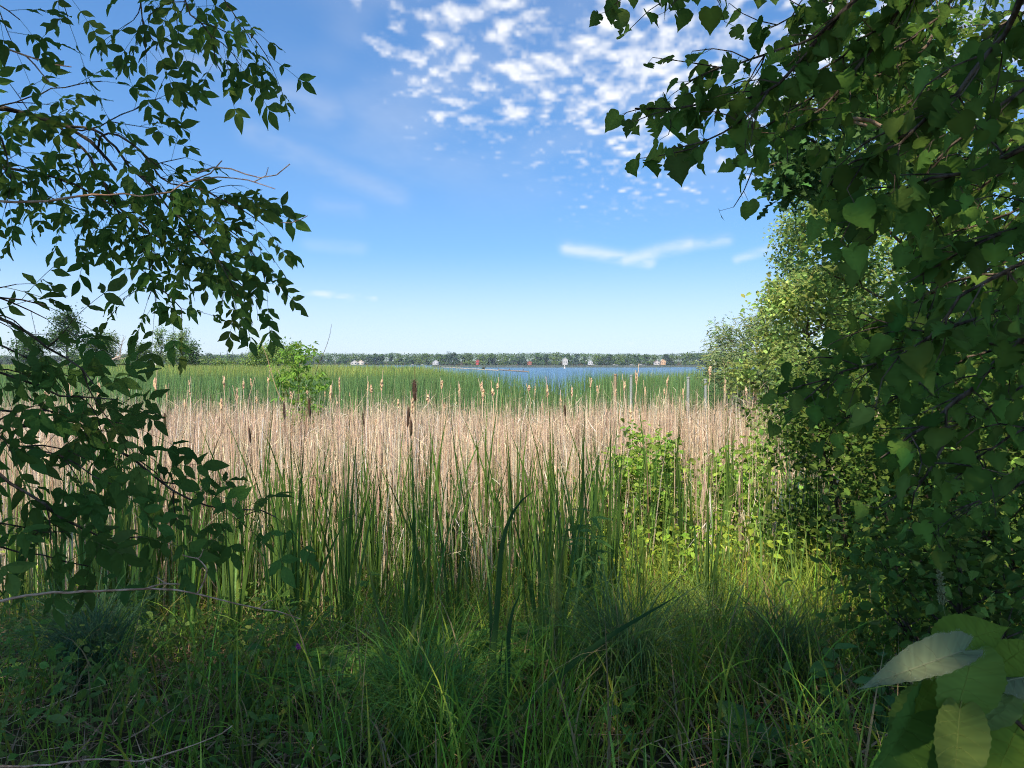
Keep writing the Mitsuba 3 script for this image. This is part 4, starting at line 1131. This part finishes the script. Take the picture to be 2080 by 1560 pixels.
def bare_branch(name, label, pts, r0, r1, kids):
    r = np.random.default_rng(7)
    key = thing(name, label, "branch")
    put("stem", tube(spline([at(*q) for q in pts], 0.03, 0.0012, r), r0, r1, 8, 0.07, r), "mat_twig", key, smooth=True)
    for q, a, b in kids:
        put("twig", tube(spline([at(*k) for k in q], 0.012, 0.0008, r), a, b, 6, 0.08, r), "mat_twig", key, smooth=True)


bare_branch("dead_branch", "bare brown dead branch with a hooked side twig crossing the lower left", [(-120, 1262, 1.72), (0, 1222, 1.75), (57, 1208, 1.76), (162, 1201, 1.78), (287, 1197, 1.8), (352, 1199, 1.8), (406, 1208, 1.8), (467, 1223, 1.82), (528, 1235, 1.84), (610, 1257, 1.86)], 0.0036, 0.0012,
            [([(400, 1206, 1.8), (418, 1172, 1.8), (418, 1151, 1.8), (402, 1135, 1.8), (385, 1132, 1.8), (370, 1127, 1.8)], 0.0022, 0.0013), ([(402, 1135, 1.8), (409, 1126, 1.8), (413, 1115, 1.8)], 0.0015, 0.0011),
             ([(290, 1197, 1.8), (323, 1187, 1.79), (366, 1187, 1.78)], 0.0018, 0.0013), ([(345, 1186, 1.79), (330, 1181, 1.79), (318, 1172, 1.79)], 0.0014, 0.001), ([(528, 1235, 1.84), (540, 1223, 1.84), (555, 1219, 1.84)], 0.0016, 0.001)])
bare_branch("dead_branch", "bare pale dead branch curving up along the bottom left edge", [(-120, 1560, 1.9), (0, 1556, 1.9), (108, 1551, 1.9), (215, 1542, 1.9), (294, 1546, 1.9), (341, 1531, 1.9), (413, 1506, 1.92), (472, 1474, 1.95)], 0.0032, 0.0012, [([(294, 1546, 1.9), (290, 1550, 1.9), (284, 1551, 1.9)], 0.0016, 0.001)])


# ---- right side
LINDEN = (0.062, 0.116, 0.023)


def linden_tree():
    r = np.random.default_rng(202)
    key = thing("linden_tree", "large leaved linden filling the right side and the upper right corner", "tree")
    put("trunk", tube(spline([[3.3, 0.3, 0.7], [3.2, 0.2, 2.5], [3.1, -0.1, 5.0], [2.6, -0.4, 8.0]], 0.3), 0.17, 0.09, 12), "mat_bark", key, smooth=True)
    bc = overhead(r, key, np.array([2.6, -3.6, 8.0]), np.array([5.0, 2.3, 4.0]), 10500, 0.17, LINDEN, "heart")
    limbs_to(r, key, np.array([3.1, -0.1, 4.6]), bc)
    B = [([(2350, -250, 1.9), (2000, -150, 2.1), (1800, -40, 2.2), (1720, 17, 2.25), (1665, 76, 2.3), (1623, 127, 2.3), (1560, 186, 2.35), (1480, 205, 2.4), (1400, 215, 2.4), (1290, 220, 2.45)], 0.011, 0.002, 1.0),
         ([(1720, 17, 2.25), (1640, 80, 2.3), (1593, 97, 2.35), (1530, 120, 2.4), (1450, 140, 2.4), (1400, 165, 2.4)], 0.005, 0.002, 1.1),
         ([(1950, -120, 2.4), (1830, 20, 2.45), (1740, 140, 2.5), (1650, 235, 2.5), (1570, 290, 2.5), (1510, 330, 2.5)], 0.007, 0.002, 1.2),
         ([(1900, 60, 2.8), (1760, 160, 2.8), (1660, 190, 2.8), (1580, 240, 2.8), (1500, 270, 2.8)], 0.006, 0.002, 1.2), ([(1900, -100, 2.5), (1750, -40, 2.6), (1640, 20, 2.6), (1550, 60, 2.6)], 0.006, 0.002, 1.1),
         ([(2200, 200, 2.4), (2020, 360, 2.5), (1920, 430, 2.6), (1860, 480, 2.6)], 0.007, 0.002, 1.2), ([(2150, 560, 2.5), (1950, 570, 2.6), (1850, 620, 2.6), (1770, 690, 2.6)], 0.006, 0.002, 1.1),
         ([(2250, 480, 2.6), (2060, 520, 2.7), (1930, 600, 2.75), (1840, 690, 2.8), (1780, 760, 2.8)], 0.007, 0.002, 1.2), ([(2250, 700, 2.9), (2060, 700, 3.0), (1900, 760, 3.0), (1780, 830, 3.0), (1680, 850, 3.0)], 0.007, 0.002, 1.2),
         ([(2250, 180, 2.9), (2080, 280, 3.0), (1940, 400, 3.0), (1860, 520, 3.0)], 0.007, 0.002, 1.2), ([(2250, 880, 2.7), (2080, 980, 2.8), (1960, 1030, 2.8), (1860, 1080, 2.8)], 0.006, 0.002, 1.1), ([(2000, -150, 2.8), (1900, -20, 2.9), (1800, 60, 2.9), (1720, 180, 2.9)], 0.006, 0.002, 1.2),
         ([(2200, 20, 2.9), (2020, 60, 2.9), (1900, 170, 2.9), (1810, 230, 2.9)], 0.006, 0.002, 1.2),
         ([(1560, 186, 2.35), (1500, 250, 2.3), (1430, 290, 2.3), (1370, 310, 2.3)], 0.004, 0.0018, 0.9),
         ([(2200, -180, 1.6), (2063, 21, 1.65), (2033, 76, 1.7), (1995, 127, 1.7), (1953, 182, 1.7), (1877, 237, 1.75), (1826, 292, 1.75), (1740, 325, 1.8), (1690, 360, 1.85)], 0.009, 0.002, 1.1),
         ([(2000, -120, 2.3), (1850, 0, 2.4), (1780, 60, 2.5), (1650, 150, 2.6), (1560, 180, 2.6)], 0.007, 0.002, 1.2),
         ([(2250, 260, 1.7), (2080, 305, 1.75), (2004, 338, 1.8), (1877, 368, 1.85), (1800, 395, 1.9), (1730, 430, 1.9)], 0.008, 0.002, 1.2),
         ([(2300, 500, 1.9), (2080, 688, 2.0), (2020, 745, 2.1), (1952, 802, 2.15), (1905, 849, 2.2), (1851, 886, 2.2), (1790, 930, 2.25)], 0.014, 0.003, 0.8),
         ([(2250, 560, 2.2), (2000, 640, 2.3), (1885, 688, 2.35), (1818, 718, 2.4), (1767, 741, 2.4), (1690, 765, 2.45), (1620, 790, 2.5)], 0.008, 0.002, 1.1),
         ([(2050, 700, 2.3), (1868, 676, 2.4), (1800, 657, 2.45), (1750, 635, 2.5)], 0.005, 0.0018, 1.0),
         ([(1952, 802, 2.15), (1929, 822, 2.15), (1919, 886, 2.15), (1885, 960, 2.15), (1850, 1040, 2.15)], 0.005, 0.0018, 0.8),
         ([(2300, 350, 2.0), (2100, 450, 2.1), (1980, 500, 2.2), (1900, 540, 2.25), (1840, 575, 2.3)], 0.008, 0.002, 1.2),
         ([(2250, 100, 2.0), (2080, 180, 2.1), (1980, 260, 2.15), (1900, 330, 2.2), (1860, 420, 2.2), (1830, 490, 2.2)], 0.007, 0.002, 1.2),
         ([(2250, 420, 1.6), (2100, 520, 1.65), (2010, 560, 1.7), (1920, 640, 1.75), (1860, 720, 1.8)], 0.006, 0.002, 1.1),
         ([(2250, 800, 2.2), (2100, 860, 2.3), (2000, 920, 2.35), (1930, 980, 2.4)], 0.006, 0.002, 1.0),
         ([(1750, -200, 2.5), (1600, -90, 2.5), (1450, -30, 2.5), (1330, -22, 2.5), (1240, -8, 2.5)], 0.006, 0.002, 0.8),
         ([(2200, -220, 2.5), (1980, -60, 2.6), (1900, 40, 2.7), (1800, 110, 2.7), (1740, 170, 2.7)], 0.007, 0.002, 1.1),
         ([(2250, -50, 2.6), (2080, 60, 2.6), (1990, 150, 2.6), (1930, 230, 2.6), (1850, 300, 2.6)], 0.007, 0.002, 1.1),
         ([(2300, 620, 2.6), (2080, 780, 2.7), (1950, 860, 2.7), (1820, 900, 2.7)], 0.007, 0.002, 1.0),
         ([(2300, 300, 2.6), (2080, 420, 2.7), (1950, 470, 2.7), (1850, 500, 2.7)], 0.007, 0.002, 1.1),
         ([(1760, 255, 2.7), (1716, 241, 2.7), (1680, 225, 2.75), (1620, 225, 2.8)], 0.006, 0.002, 0), ([(1800, 262, 2.7), (1716, 241, 2.7), (1623, 258, 2.7), (1547, 269, 2.7)], 0.008, 0.002, 0)]
    tw, pos, ax, nm = MB(), [], [], []
    for pts, r0, r1, leaf in B:
        p = spline([at(*q) for q in pts], 0.05, 0.003, r)
        put("branch" if leaf else "bare_branch", tube(p, r0, r1, 7, 0.06, r), "mat_bark" if leaf else "mat_twig", key, smooth=True)
        if not leaf:
            continue
        L = np.linalg.norm(np.diff(p, axis=0), axis=1).sum()
        ts = twigs_along(r, p, max(2, int(16 * L * leaf)), 0.19, 0.12, 0.9, 0.1)
        for q in ts:
            tw.add(*tube(q, 0.0026, 0.0013, 4))
        for q in ts + [p[int(len(p) * 0.3):]]:
            tan = unit(np.gradient(q, axis=0))
            LL = np.linalg.norm(np.diff(q, axis=0), axis=1).sum()
            m = max(2, int(LL / 0.055))
            for k in range(m + 1):
                i = int(np.clip((k + 0.6) / m * (len(q) - 1), 0, len(q) - 1))
                s = -1 if k % 2 else 1
                side = unit(np.cross(tan[i], [0.2, -0.6, 1])) * s
                pet = unit(side * 0.7 + tan[i] * 0.4 + r.normal(0, 0.2, 3) + [0, 0, -0.2]) * r.uniform(0.02, 0.045)
                tw.add(*tube(np.array([q[i], q[i] + pet * 0.5, q[i] + pet]), 0.0009, 0.0008, 3))
                pos.append(q[i] + pet), ax.append(unit(pet) * 0.45 + [0, 0, -0.65] + r.normal(0, 0.4, 3)), nm.append(r.normal(0, 0.75, 3) + [-0.15, -0.6, 0.6])
    pos, ax, nm = map(np.array, (pos, ax, nm))
    n = len(pos)
    V, f = leaf_shapes(n, "heart", 23, tooth=0.045, bite=1.6, curl=0.3, fold=0.24, wave=0.012, r=r)
    V = place_leaves(V, pos, ax, nm, r.uniform(0.034, 0.080, n))
    c = np.repeat(jitter(n, LINDEN, 0.26, 0.09, r)[:, None], V.shape[1], 1)
    c[:, 1::3] *= 1.3
    put("twigs", tw.mesh(), "mat_bark", key, kind="stuff")
    put_leaves(V, f, c, key, smooth=True)


linden_tree()


def near_sprig():
    """the large soft leaves at the lower right, close to the viewer"""
    r = np.random.default_rng(303)
    key = thing("linden_sprig", "very close sprig of big soft hairy leaves at the lower right", "plant")
    stem = spline([at(2180, 1600, 0.95), at(2080, 1480, 0.98), at(2000, 1400, 1.0), at(1960, 1330, 1.0)], 0.02)
    put("stem", tube(stem, 0.0035, 0.0018, 7), "mat_bark", key, smooth=True)
    G = (0.125, 0.20, 0.03)
    P2 = (0.20, 0.245, 0.135)
    spec = [((1918, 1312), (2026, 1276), 0.080, (0.0, -0.8, 0.7), G, 0.15, 0.15, 1.0, 0.85), ((1958, 1322), (1730, 1402), 0.142, (0.1, -0.62, 0.75), P2, 0.12, 0.25, 0.95, 0.34), ((2005, 1368), (2092, 1312), 0.075, (0.1, -0.9, 0.5), G, 0.1, 0.2, 1.0, 0.95),
            ((1975, 1325), (1945, 1500), 0.120, (0.1, -0.9, 0.35), (0.15, 0.245, 0.05), 0.25, 0.30, 0.97, 0.75), ((1880, 1400), (1800, 1590), 0.150, (0.25, -0.9, 0.3), (0.07, 0.15, 0.03), 0.2, 0.55, 1.02, 0.85),
            ((1905, 1365), (1875, 1430), 0.062, (0.0, -0.9, 0.4), G, 0.1, 0.2, 1.01, 1.0), ((1950, 1440), (1940, 1600), 0.115, (-0.3, -0.85, 0.2), (0.17, 0.24, 0.06), 0.2, 0.25, 0.96, 0.55),
            ((2040, 1395), (1990, 1490), 0.080, (0.7, -0.65, 0.2), (0.17, 0.25, 0.08), 0.35, 0.7, 0.99, 0.55), ((2085, 1440), (2010, 1600), 0.130, (-0.1, -0.95, 0.25), G, 0.15, 0.3, 1.0, 0.85), ((2120, 1372), (2000, 1376), 0.085, (0, -0.3, 1), P2, 0.1, -0.3, 0.98, 0.6),
            ((2110, 1500), (2090, 1650), 0.13, (0.1, -0.9, 0.3), (0.06, 0.12, 0.03), 0.2, 0.3, 1.05, 1.0), ((1900, 1420), (1850, 1600), 0.13, (-0.4, -0.8, 0.2), (0.10, 0.18, 0.04), 0.2, 0.4, 1.05, 0.8)]
    for a, b, L, n, col, curl, fold, d, slim in spec:
        A, Bp = at(*a, d), at(*b, d - 0.02)
        V, f = leaf_shapes(1, "heart", 61, tooth=0.0, bite=0.15, curl=curl, fold=fold, wave=0.0, r=r)
        st = np.arange(61)
        V = V.reshape(1, 61, 3, 3)
        V[..., [0, 2], 1] *= slim * (1 + 0.035 * np.where(st % 3 == 0, 1, -0.4) * (np.abs(V[..., 1, 0]) < 1))[..., None]
        # the blade puckers between its side veins
        V[..., [0, 2], 2] += (0.014 * np.sin(st * 0.75) + 0.01 * r.normal(0, 1, 61).cumsum() * 0.2)[None, :, None]
        V = place_leaves(V.reshape(1, -1, 3), A[None], (Bp - A)[None], np.array([n], float), L)[0]
        cc = np.tile(np.array(col) * 1.25, (61 * 3, 1)).reshape(61, 3, 3) * np.exp(0.05 * r.normal(0, 1, (61, 1, 1)))
        cc[:, 1] *= 1.25
        put("leaf", (V, f), "mat_leaf", key, cc.reshape(-1, 3), smooth=True, label="folded leaf showing its pale furry underside" if col is P2 and L > 0.1 else None)
        W3 = V.reshape(61, 3, 3)
        mv = MB()
        nrm = unit(np.cross(W3[30, 0] - W3[30, 1], W3[40, 1] - W3[20, 1]))
        nrm = nrm * np.sign(nrm @ (CAM - W3[30, 1]))
        for side in (0, 2):
            for k0 in (14, 19, 25, 31, 37, 43, 49):
                w = np.linspace(0, 0.96, 9)[:, None]
                kk = np.clip((k0 + 8 * w[:, 0] ** 1.2).astype(int), 0, 60)
                q = W3[kk, 1] * (1 - w) + W3[kk, side] * w + nrm * 0.0006
                mv.add(*tube(q, 0.0005, 0.0002, 4))
        mv.add(*tube(W3[8:58:3, 1] + nrm * 0.0005, 0.0011, 0.0004, 5))
        put("veins", mv.mesh(), "mat_plain", key, np.clip(np.array(col) * [1.5, 1.35, 1.4], 0, 0.6), smooth=True)
        # soft hairs along the edge of the pale leaves
        if col is P2:
            e = np.vstack([V.reshape(61, 3, 3)[:, 0], V.reshape(61, 3, 3)[:, 2]])
            e = np.repeat(e, 5, 0) + r.normal(0, 0.0012, (len(e) * 5, 3))
            hv, hf = blades(e, r.uniform(0.002, 0.0045, len(e)), r.uniform(0, 6.28, len(e)), r.uniform(0, 3.1, len(e)), 0.3, 0.00025, 2, r=r)
            vv, ff, hc = many(hv, hf, np.tile((0.4, 0.45, 0.38), (len(e), 1)))
            put("hairs", (vv, ff), "mat_dry", key, hc, kind="stuff")
        i = int(np.argmin(np.linalg.norm(stem - A, axis=1)))
        put("petiole", tube(spline([stem[i], (stem[i] + A) / 2 + [0, 0, 0.006], A], 0.01), 0.0012, 0.001, 5), "mat_plain", key, (0.16, 0.20, 0.06))


near_sprig()


def right_side():
    # sunlit trees beyond the linden
    def spot(px, d):
        x = (px - CX) / F * d
        return np.array([x, d, float(ground_z(x, d))])
    tree("willow_tree", "leaning willow with twisted pale stems at the edge of the reeds", "tree", spot(1565, 17), 2.6, 1.25, 7000, 0.16, "willow", 0.11, (0.17, 0.23, 0.11), 401, None, 0.07, mat="mat_bark", S=4, droop=0.1, skel=dict(n_limbs=11, levels=2, lean=(-0.55, 0.2), first=0.3, up=0.45, kids=4))
    tree("boxelder_tree", "tall sunlit pale green tree behind the willow", "tree", spot(1690, 19), 5.9, 2.2, 13500, 0.2, "oval", 0.10, (0.19, 0.27, 0.09), 402, None, 0.11, S=4, skel=dict(n_limbs=14, levels=2, first=0.25, up=0.6, kids=4))
    tree("boxelder_tree", "lower sunlit leafy tree between the willow and the linden", "tree", spot(1640, 14.5), 3.3, 1.25, 8000, 0.17, "oval", 0.09, (0.19, 0.265, 0.08), 403, None, 0.08, S=4, skel=dict(n_limbs=12, levels=2, first=0.2, up=0.5, kids=4))
    tree("boxelder_tree", "sunlit tree showing through gaps high in the linden", "tree", spot(1850, 12), 6.6, 1.8, 11000, 0.3, "oval", 0.11, (0.12, 0.20, 0.05), 404, None, 0.11, S=4, skel=dict(n_limbs=14, levels=2, first=0.3, up=0.5, kids=4))
    tree("willow_bush", "yellow green willow bush at the foot of the sunlit trees", "bush", spot(1640, 11.5), 1.9, 0.9, 5000, 0.16, "willow", 0.09, (0.16, 0.23, 0.07), 405, None, 0.04, S=4, skel=dict(n_limbs=10, levels=2, first=0.1, up=0.6))
    # oak bough above
    ro = np.random.default_rng(406)
    key = thing("oak_tree", "oak with dark lobed leaves behind the linden's left boughs", "tree")
    tr = spline([spot(2330, 7.2), at(2320, 600, 7.1), at(2290, 330, 7.0), at(2260, 150, 7.0), at(2240, -200, 6.9)], 0.2)
    put("trunk", tube(tr, 0.10, 0.06, 9), "mat_bark", key, smooth=True)
    tips, mb = [], MB()
    for q in (((2290, 330, 7.0), (2050, 370, 7.0), (1900, 300, 6.6), (1760, 330, 6.0), (1640, 320, 5.6), (1555, 340, 5.4)), ((1900, 300, 6.6), (1800, 250, 6.2), (1700, 215, 5.8), (1640, 200, 5.6)), ((1760, 330, 6.0), (1700, 360, 5.8), (1650, 370, 5.7), (1590, 365, 5.6)), ((1990, 280, 7.0), (1850, 180, 6.5), (1740, 100, 6.2), (1680, 60, 6.0)), ((1700, 340, 5.8), (1660, 290, 5.6), (1620, 270, 5.5))):
        p = spline([at(*k) for k in q], 0.06, 0.004, ro)
        mb.add(*tube(p, 0.022, 0.004, 6))
        for k in twigs_along(ro, p, int(7 * len(p) * 0.06) + 2, 0.24, 0.35):
            mb.add(*tube(k, 0.004, 0.002, 4))
            tips += [k[-1], k[len(k) // 2]]
    mb.put("branches", "mat_bark", key, smooth=True, colored=False)
    V, f, c = crown(ro, np.array(tips), 1500, 0.075, "oak", 0.12, (0.045, 0.10, 0.034), S=11, bite=0.2, droop=0.4)
    put_leaves(V, f, c, key)
    # shaded shrubs under the linden
    for i, (px, d, h, sp, n, lab) in enumerate(((1730, 6.3, 1.75, 0.75, 5200, "shaded shrub with small leaves at the left foot of the linden"), (1880, 5.2, 1.7, 0.9, 5600, "dark shaded shrub in the middle under the linden"), (2050, 4.4, 1.8, 0.9, 5200, "dark shaded shrub at the right edge under the linden"), (1980, 7.0, 2.4, 1.2, 6000, "taller dark shrub behind the others under the linden"), (2160, 5.6, 2.6, 1.2, 5000, "tall dark shrub cut by the right edge"), (1800, 8.6, 2.3, 1.1, 6500, "half lit shrub behind the small leaved one"), (1960, 3.3, 0.75, 0.5, 2200, "low leafy shrub right of the tall grass in the shade"))):
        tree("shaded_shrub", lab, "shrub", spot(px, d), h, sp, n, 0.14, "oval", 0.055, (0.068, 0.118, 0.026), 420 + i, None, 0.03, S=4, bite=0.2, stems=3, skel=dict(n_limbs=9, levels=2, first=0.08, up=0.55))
    # dogwoods, in the sun
    for i, (px, d, h, sp, n, lab) in enumerate(((1275, 8.2, 1.72, 0.62, 4200, "taller bright green dogwood standing before the dry cattails"), (1345, 8.0, 1.62, 0.5, 2800, "bright green dogwood touching the taller one on the right"), (1200, 8.6, 1.25, 0.4, 1500, "small dogwood at the left side of the taller one"), (1540, 8.6, 1.45, 0.8, 4200, "spreading yellow green dogwood near the linden's shade"), (1440, 8.2, 1.25, 0.55, 2400, "low dogwood behind the fanned cattail clump"))):
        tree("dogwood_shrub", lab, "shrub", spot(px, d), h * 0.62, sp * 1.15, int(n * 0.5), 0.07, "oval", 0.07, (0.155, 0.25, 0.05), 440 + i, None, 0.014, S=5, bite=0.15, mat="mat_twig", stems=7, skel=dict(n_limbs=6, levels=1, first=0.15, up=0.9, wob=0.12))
    # the sapling in the reeds
    r = np.random.default_rng(460)
    key = thing("reed_sapling", "bright green sapling standing alone in the reeds with a bare top twig", "tree")
    b = spot(600, 14.5)
    parts, tips = skeleton(r, b, 2.55, 0.42, n_limbs=10, levels=1, trunk_r=0.02, lean=(0.1, 0), first=0.28, up=0.5)
    wood(parts, key)
    n = 280
    i = r.integers(0, len(tips), n)
    pos = tips[i] + r.normal(0, 0.11, (n, 3))
    V, f, c, st = compound_leaves(r, pos, r.normal(0, 1, (n, 3)) * [1, 1, 0.5] + [0, 0, -0.2], r.normal(0, 0.4, (n, 3)) + [0, -0.3, 0.8], r.uniform(0.14, 0.22, n), 2, color=(0.12, 0.235, 0.045), S=5, length=0.55)
    vv, ff, cc = many(V, f, c)
    put("crown", (vv, ff), "mat_leaf", key, cc, kind="stuff")
    put("bare_twig", tube(spline([at(640, 760, 14.5), at(664, 700, 14.5), at(670, 680, 14.5), at(673, 658, 14.5)], 0.1), 0.006, 0.003, 4), "mat_bark", key)
    key = thing("bare_stick", "thin grey dead stick leaning in the reeds left of the sapling", "stick")
    put("stem", tube(spline([at(572, 815, 14), at(555, 770, 14), at(538, 715, 14), at(527, 690, 14)], 0.2, 0.004, r), 0.006, 0.003, 4), "mat_twig", key)


right_side()


# ---- foreground plants that can be told apart
def tussock(label, px, py, n, L, col, seed):
    r = np.random.default_rng(seed)
    for d in np.arange(2.2, 9, 0.02):
        p = at(px, py, d)
        if p[2] <= ground_z(p[0], d):
            break
    key = thing("sedge_tussock", label, "sedge")
    b = np.array([p[0], d, float(ground_z(p[0], d))]) + r.normal(0, 0.06, (n, 3)) * [1, 1, 0]
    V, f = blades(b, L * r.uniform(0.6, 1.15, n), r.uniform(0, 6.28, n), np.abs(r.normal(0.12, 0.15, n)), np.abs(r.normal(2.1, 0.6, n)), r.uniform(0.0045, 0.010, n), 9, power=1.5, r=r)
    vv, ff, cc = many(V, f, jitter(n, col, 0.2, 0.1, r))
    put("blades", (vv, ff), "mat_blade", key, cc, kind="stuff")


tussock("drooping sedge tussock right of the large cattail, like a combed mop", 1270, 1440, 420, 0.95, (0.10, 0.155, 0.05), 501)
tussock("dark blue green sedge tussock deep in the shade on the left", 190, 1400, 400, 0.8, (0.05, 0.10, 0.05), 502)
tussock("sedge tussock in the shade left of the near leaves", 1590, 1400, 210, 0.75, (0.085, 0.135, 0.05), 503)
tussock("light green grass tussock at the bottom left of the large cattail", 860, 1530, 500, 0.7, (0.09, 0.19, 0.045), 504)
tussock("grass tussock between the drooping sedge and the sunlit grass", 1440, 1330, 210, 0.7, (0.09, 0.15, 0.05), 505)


def stem_plant(name, label, cat, px, py, h, n, kind, size, col, seed, d=None, lean=(0, 0), axis_up=0.2, S=7):
    r = np.random.default_rng(seed)
    if d is None:
        for d in np.arange(1.8, 9, 0.02):
            p = at(px, py, d)
            if p[2] <= ground_z(p[0], d):
                break
    else:
        p = at(px, py, d)
    z = float(ground_z(p[0], d))
    key = thing(name, label, cat)
    st = spline([[p[0], d, z], [p[0] + lean[0] * 0.4, d + lean[1] * 0.4, z + h * 0.5], [p[0] + lean[0], d + lean[1], z + h]], 0.05, 0.003, r)
    put("stem", tube(st, 0.004, 0.002, 6), "mat_plain", key, (0.09, 0.13, 0.045), smooth=True)
    i = np.clip((np.linspace(0.25, 1, n) * (len(st) - 1)).astype(int), 0, len(st) - 1)
    a = np.arange(n) * 2.4 + r.normal(0, 0.3, n)
    V, f = leaf_shapes(n, kind, S, bite=0.2, curl=0.35, r=r)
    V = place_leaves(V, st[i], np.stack([np.cos(a), np.sin(a), r.normal(axis_up, 0.2, n)], -1), r.normal(0, 0.2, (n, 3)) + [0, -0.2, 1], size * r.uniform(0.75, 1.2, n))
    c = jitter(n, col, 0.15, 0.08, r)
    for k in range(n):
        put("leaf", (V[k], f), "mat_leaf", key, c[k], smooth=True)
    return key, st


stem_plant("goldenrod_plant", "tall goldenrod with drooping narrow leaves behind the drooping sedge", "plant", 1200, 1330, 0.95, 34, "willow", 0.17, (0.075, 0.16, 0.045), 601)
stem_plant("milkweed_plant", "upright plant with lance shaped leaves left of the near hairy leaves", "plant", 1690, 1530, 0.42, 14, "lance", 0.12, (0.075, 0.16, 0.045), 602, axis_up=0.35)
stem_plant("milkweed_plant", "second lance leaved plant right beside the upright one", "plant", 1790, 1545, 0.40, 12, "lance", 0.11, (0.075, 0.16, 0.05), 603, axis_up=0.35)
stem_plant("vine_seedling", "broad leaved seedling standing before the dry stalks on the left", "plant", 745, 1290, 0.45, 9, "oval", 0.10, (0.075, 0.165, 0.04), 604)
stem_plant("vine_seedling", "broad leaved seedling under the dead branch's tip", "plant", 590, 1330, 0.40, 10, "oval", 0.09, (0.08, 0.17, 0.04), 605)
stem_plant("vine_seedling", "oval leaved seedling at the bottom right of the large cattail", "plant", 1265, 1540, 0.30, 7, "oval", 0.10, (0.085, 0.18, 0.045), 606)
stem_plant("vine_seedling", "seedling with wide leaves at the lower left beside the pale branch", "plant", 500, 1480, 0.35, 9, "oval", 0.10, (0.07, 0.15, 0.04), 607)
for i, (px, py, s, lab) in enumerate(((1485, 1530, 0.12, "round leaved weed at the bottom, leftmost of its group"), (1600, 1545, 0.11, "round leaved weed at the bottom under the lance leaved plants"), (1545, 1555, 0.10, "low round leaved weed between the other two at the bottom"), (1670, 1555, 0.11, "round leaved weed at the bottom nearest the hairy leaves"))):
    stem_plant("round_weed", lab, "plant", px, py, 0.12, 4, "heart", s, (0.075, 0.155, 0.055), 620 + i, axis_up=0.3, S=15)


def fern(label, px, py, n, L, seed):
    r = np.random.default_rng(seed)
    for d in np.arange(2.2, 9, 0.02):
        p = at(px, py, d)
        if p[2] <= ground_z(p[0], d):
            break
    key = thing("fern", label, "fern")
    b = np.array([p[0], d, float(ground_z(p[0], d))])
    for k in range(n):
        a = k * 6.28 / n + r.normal(0, 0.3)
        hd = np.array([math.cos(a), math.sin(a), 0])
        q = spline([b, b + hd * L * 0.35 + [0, 0, L * 0.55], b + hd * L * 0.75 + [0, 0, L * 0.6], b + hd * L + [0, 0, L * 0.42]], L / 24)
        m = len(q)
        t = np.linspace(0, 1, m)
        tan = unit(np.gradient(q, axis=0))
        mm = MB()
        mm.add(*tube(q, 0.0018, 0.0008, 4), (0.10, 0.13, 0.04))
        side = unit(np.cross(tan, [0, 0, 1]))
        for s in (-1, 1):
            sel = t > 0.18
            V, f = leaf_shapes(sel.sum(), "willow", 5, bite=0, curl=0.1, fold=0.1, r=r)
            V = place_leaves(V, q[sel], side[sel] * s + tan[sel] * 0.35, np.cross(side, tan)[sel], L * 0.30 * np.sin(np.pi * np.clip(t[sel] * 0.85 + 0.1, 0, 1)) + 0.01)
            mm.add(*many(V, f, jitter(sel.sum(), (0.085, 0.19, 0.04), 0.12, 0.08, r)))
        mm.put("frond", "mat_leaf", key)


fern("light green fern right of the large cattail's stem", 1095, 1400, 7, 0.42, 701)
fern("small fern left of the large cattail", 930, 1380, 6, 0.36, 702)
fern("fern half hidden in the grass at the lower left of the seedlings", 690, 1440, 6, 0.36, 703)


def seed_grass():
    r = np.random.default_rng(801)
    key = thing("seed_grass", "single tall grass stem with a feathery seed head above the hairy leaves", "grass")
    d = 2.4
    a, b = at(1926, 1270, d), at(1914, 1225, d)
    foot = np.array([at(1930, 1400, d)[0], d, float(ground_z(at(1930, 1400, d)[0], d))])
    tip = at(1908, 1165, d)
    st = spline([foot, a, b, tip], 0.04)
    put("stem", tube(st, 0.0016, 0.0008, 5), "mat_plain", key, (0.18, 0.22, 0.09))
    n = 170
    t = r.random(n)
    pos = b + (tip - b) * t[:, None] + r.normal(0, 0.005, (n, 3)) * (1.15 - t[:, None])
    V, f = leaf_shapes(n, "lance", 4, bite=0, r=r)
    V = place_leaves(V, pos, r.normal(0, 0.5, (n, 3)) + [0, 0, 0.9], r.normal(0, 1, (n, 3)), 0.014)
    vv, ff, cc = many(V, f, jitter(n, (0.26, 0.28, 0.14), 0.2, 0.06, r))
    put("seed_head", (vv, ff), "mat_dry", key, cc, kind="stuff")
    # a small purple flower in the weeds
    key = thing("purple_flower", "small purple flower in the weeds under the dead branch's tip", "flower")
    d = 3.4
    c0 = at(607, 1313, d)
    z = float(ground_z(c0[0], d))
    put("stem", tube(spline([[c0[0] + 0.02, d, z], [c0[0] + 0.01, d, (z + c0[2]) / 2], c0], 0.05), 0.0016, 0.0012, 5), "mat_plain", key, (0.10, 0.14, 0.05))
    for k in range(6):
        V, f = leaf_shapes(1, "oval", 5, bite=0, r=r)
        aa = k * 6.28 / 6
        V = place_leaves(V, c0[None], np.array([[math.cos(aa), -0.3, math.sin(aa)]]), np.array([[0, -1, 0.2]]), 0.017)
        put("petal", (V[0], f), "mat_leaf", key, (0.30, 0.06, 0.26))


seed_grass()


scene["air"] = {"type": "homogeneous", "albedo": {"type": "rgb", "value": [0.95, 0.95, 0.95]}, "sigma_t": {"type": "rgb", "value": [0.00010, 0.00012, 0.00015]}}
scene["haze"] = {"type": "cube", "to_world": T().translate([0, 1500, 8.0]).scale([4500, 1560, 10.0]), "bsdf": {"type": "null"}, "interior": {"type": "ref", "id": "air"}}
tag("haze", "thin summer air over the marsh and the lake", "haze", kind="stuff")
scene["camera"]["medium"] = {"type": "ref", "id": "air"}
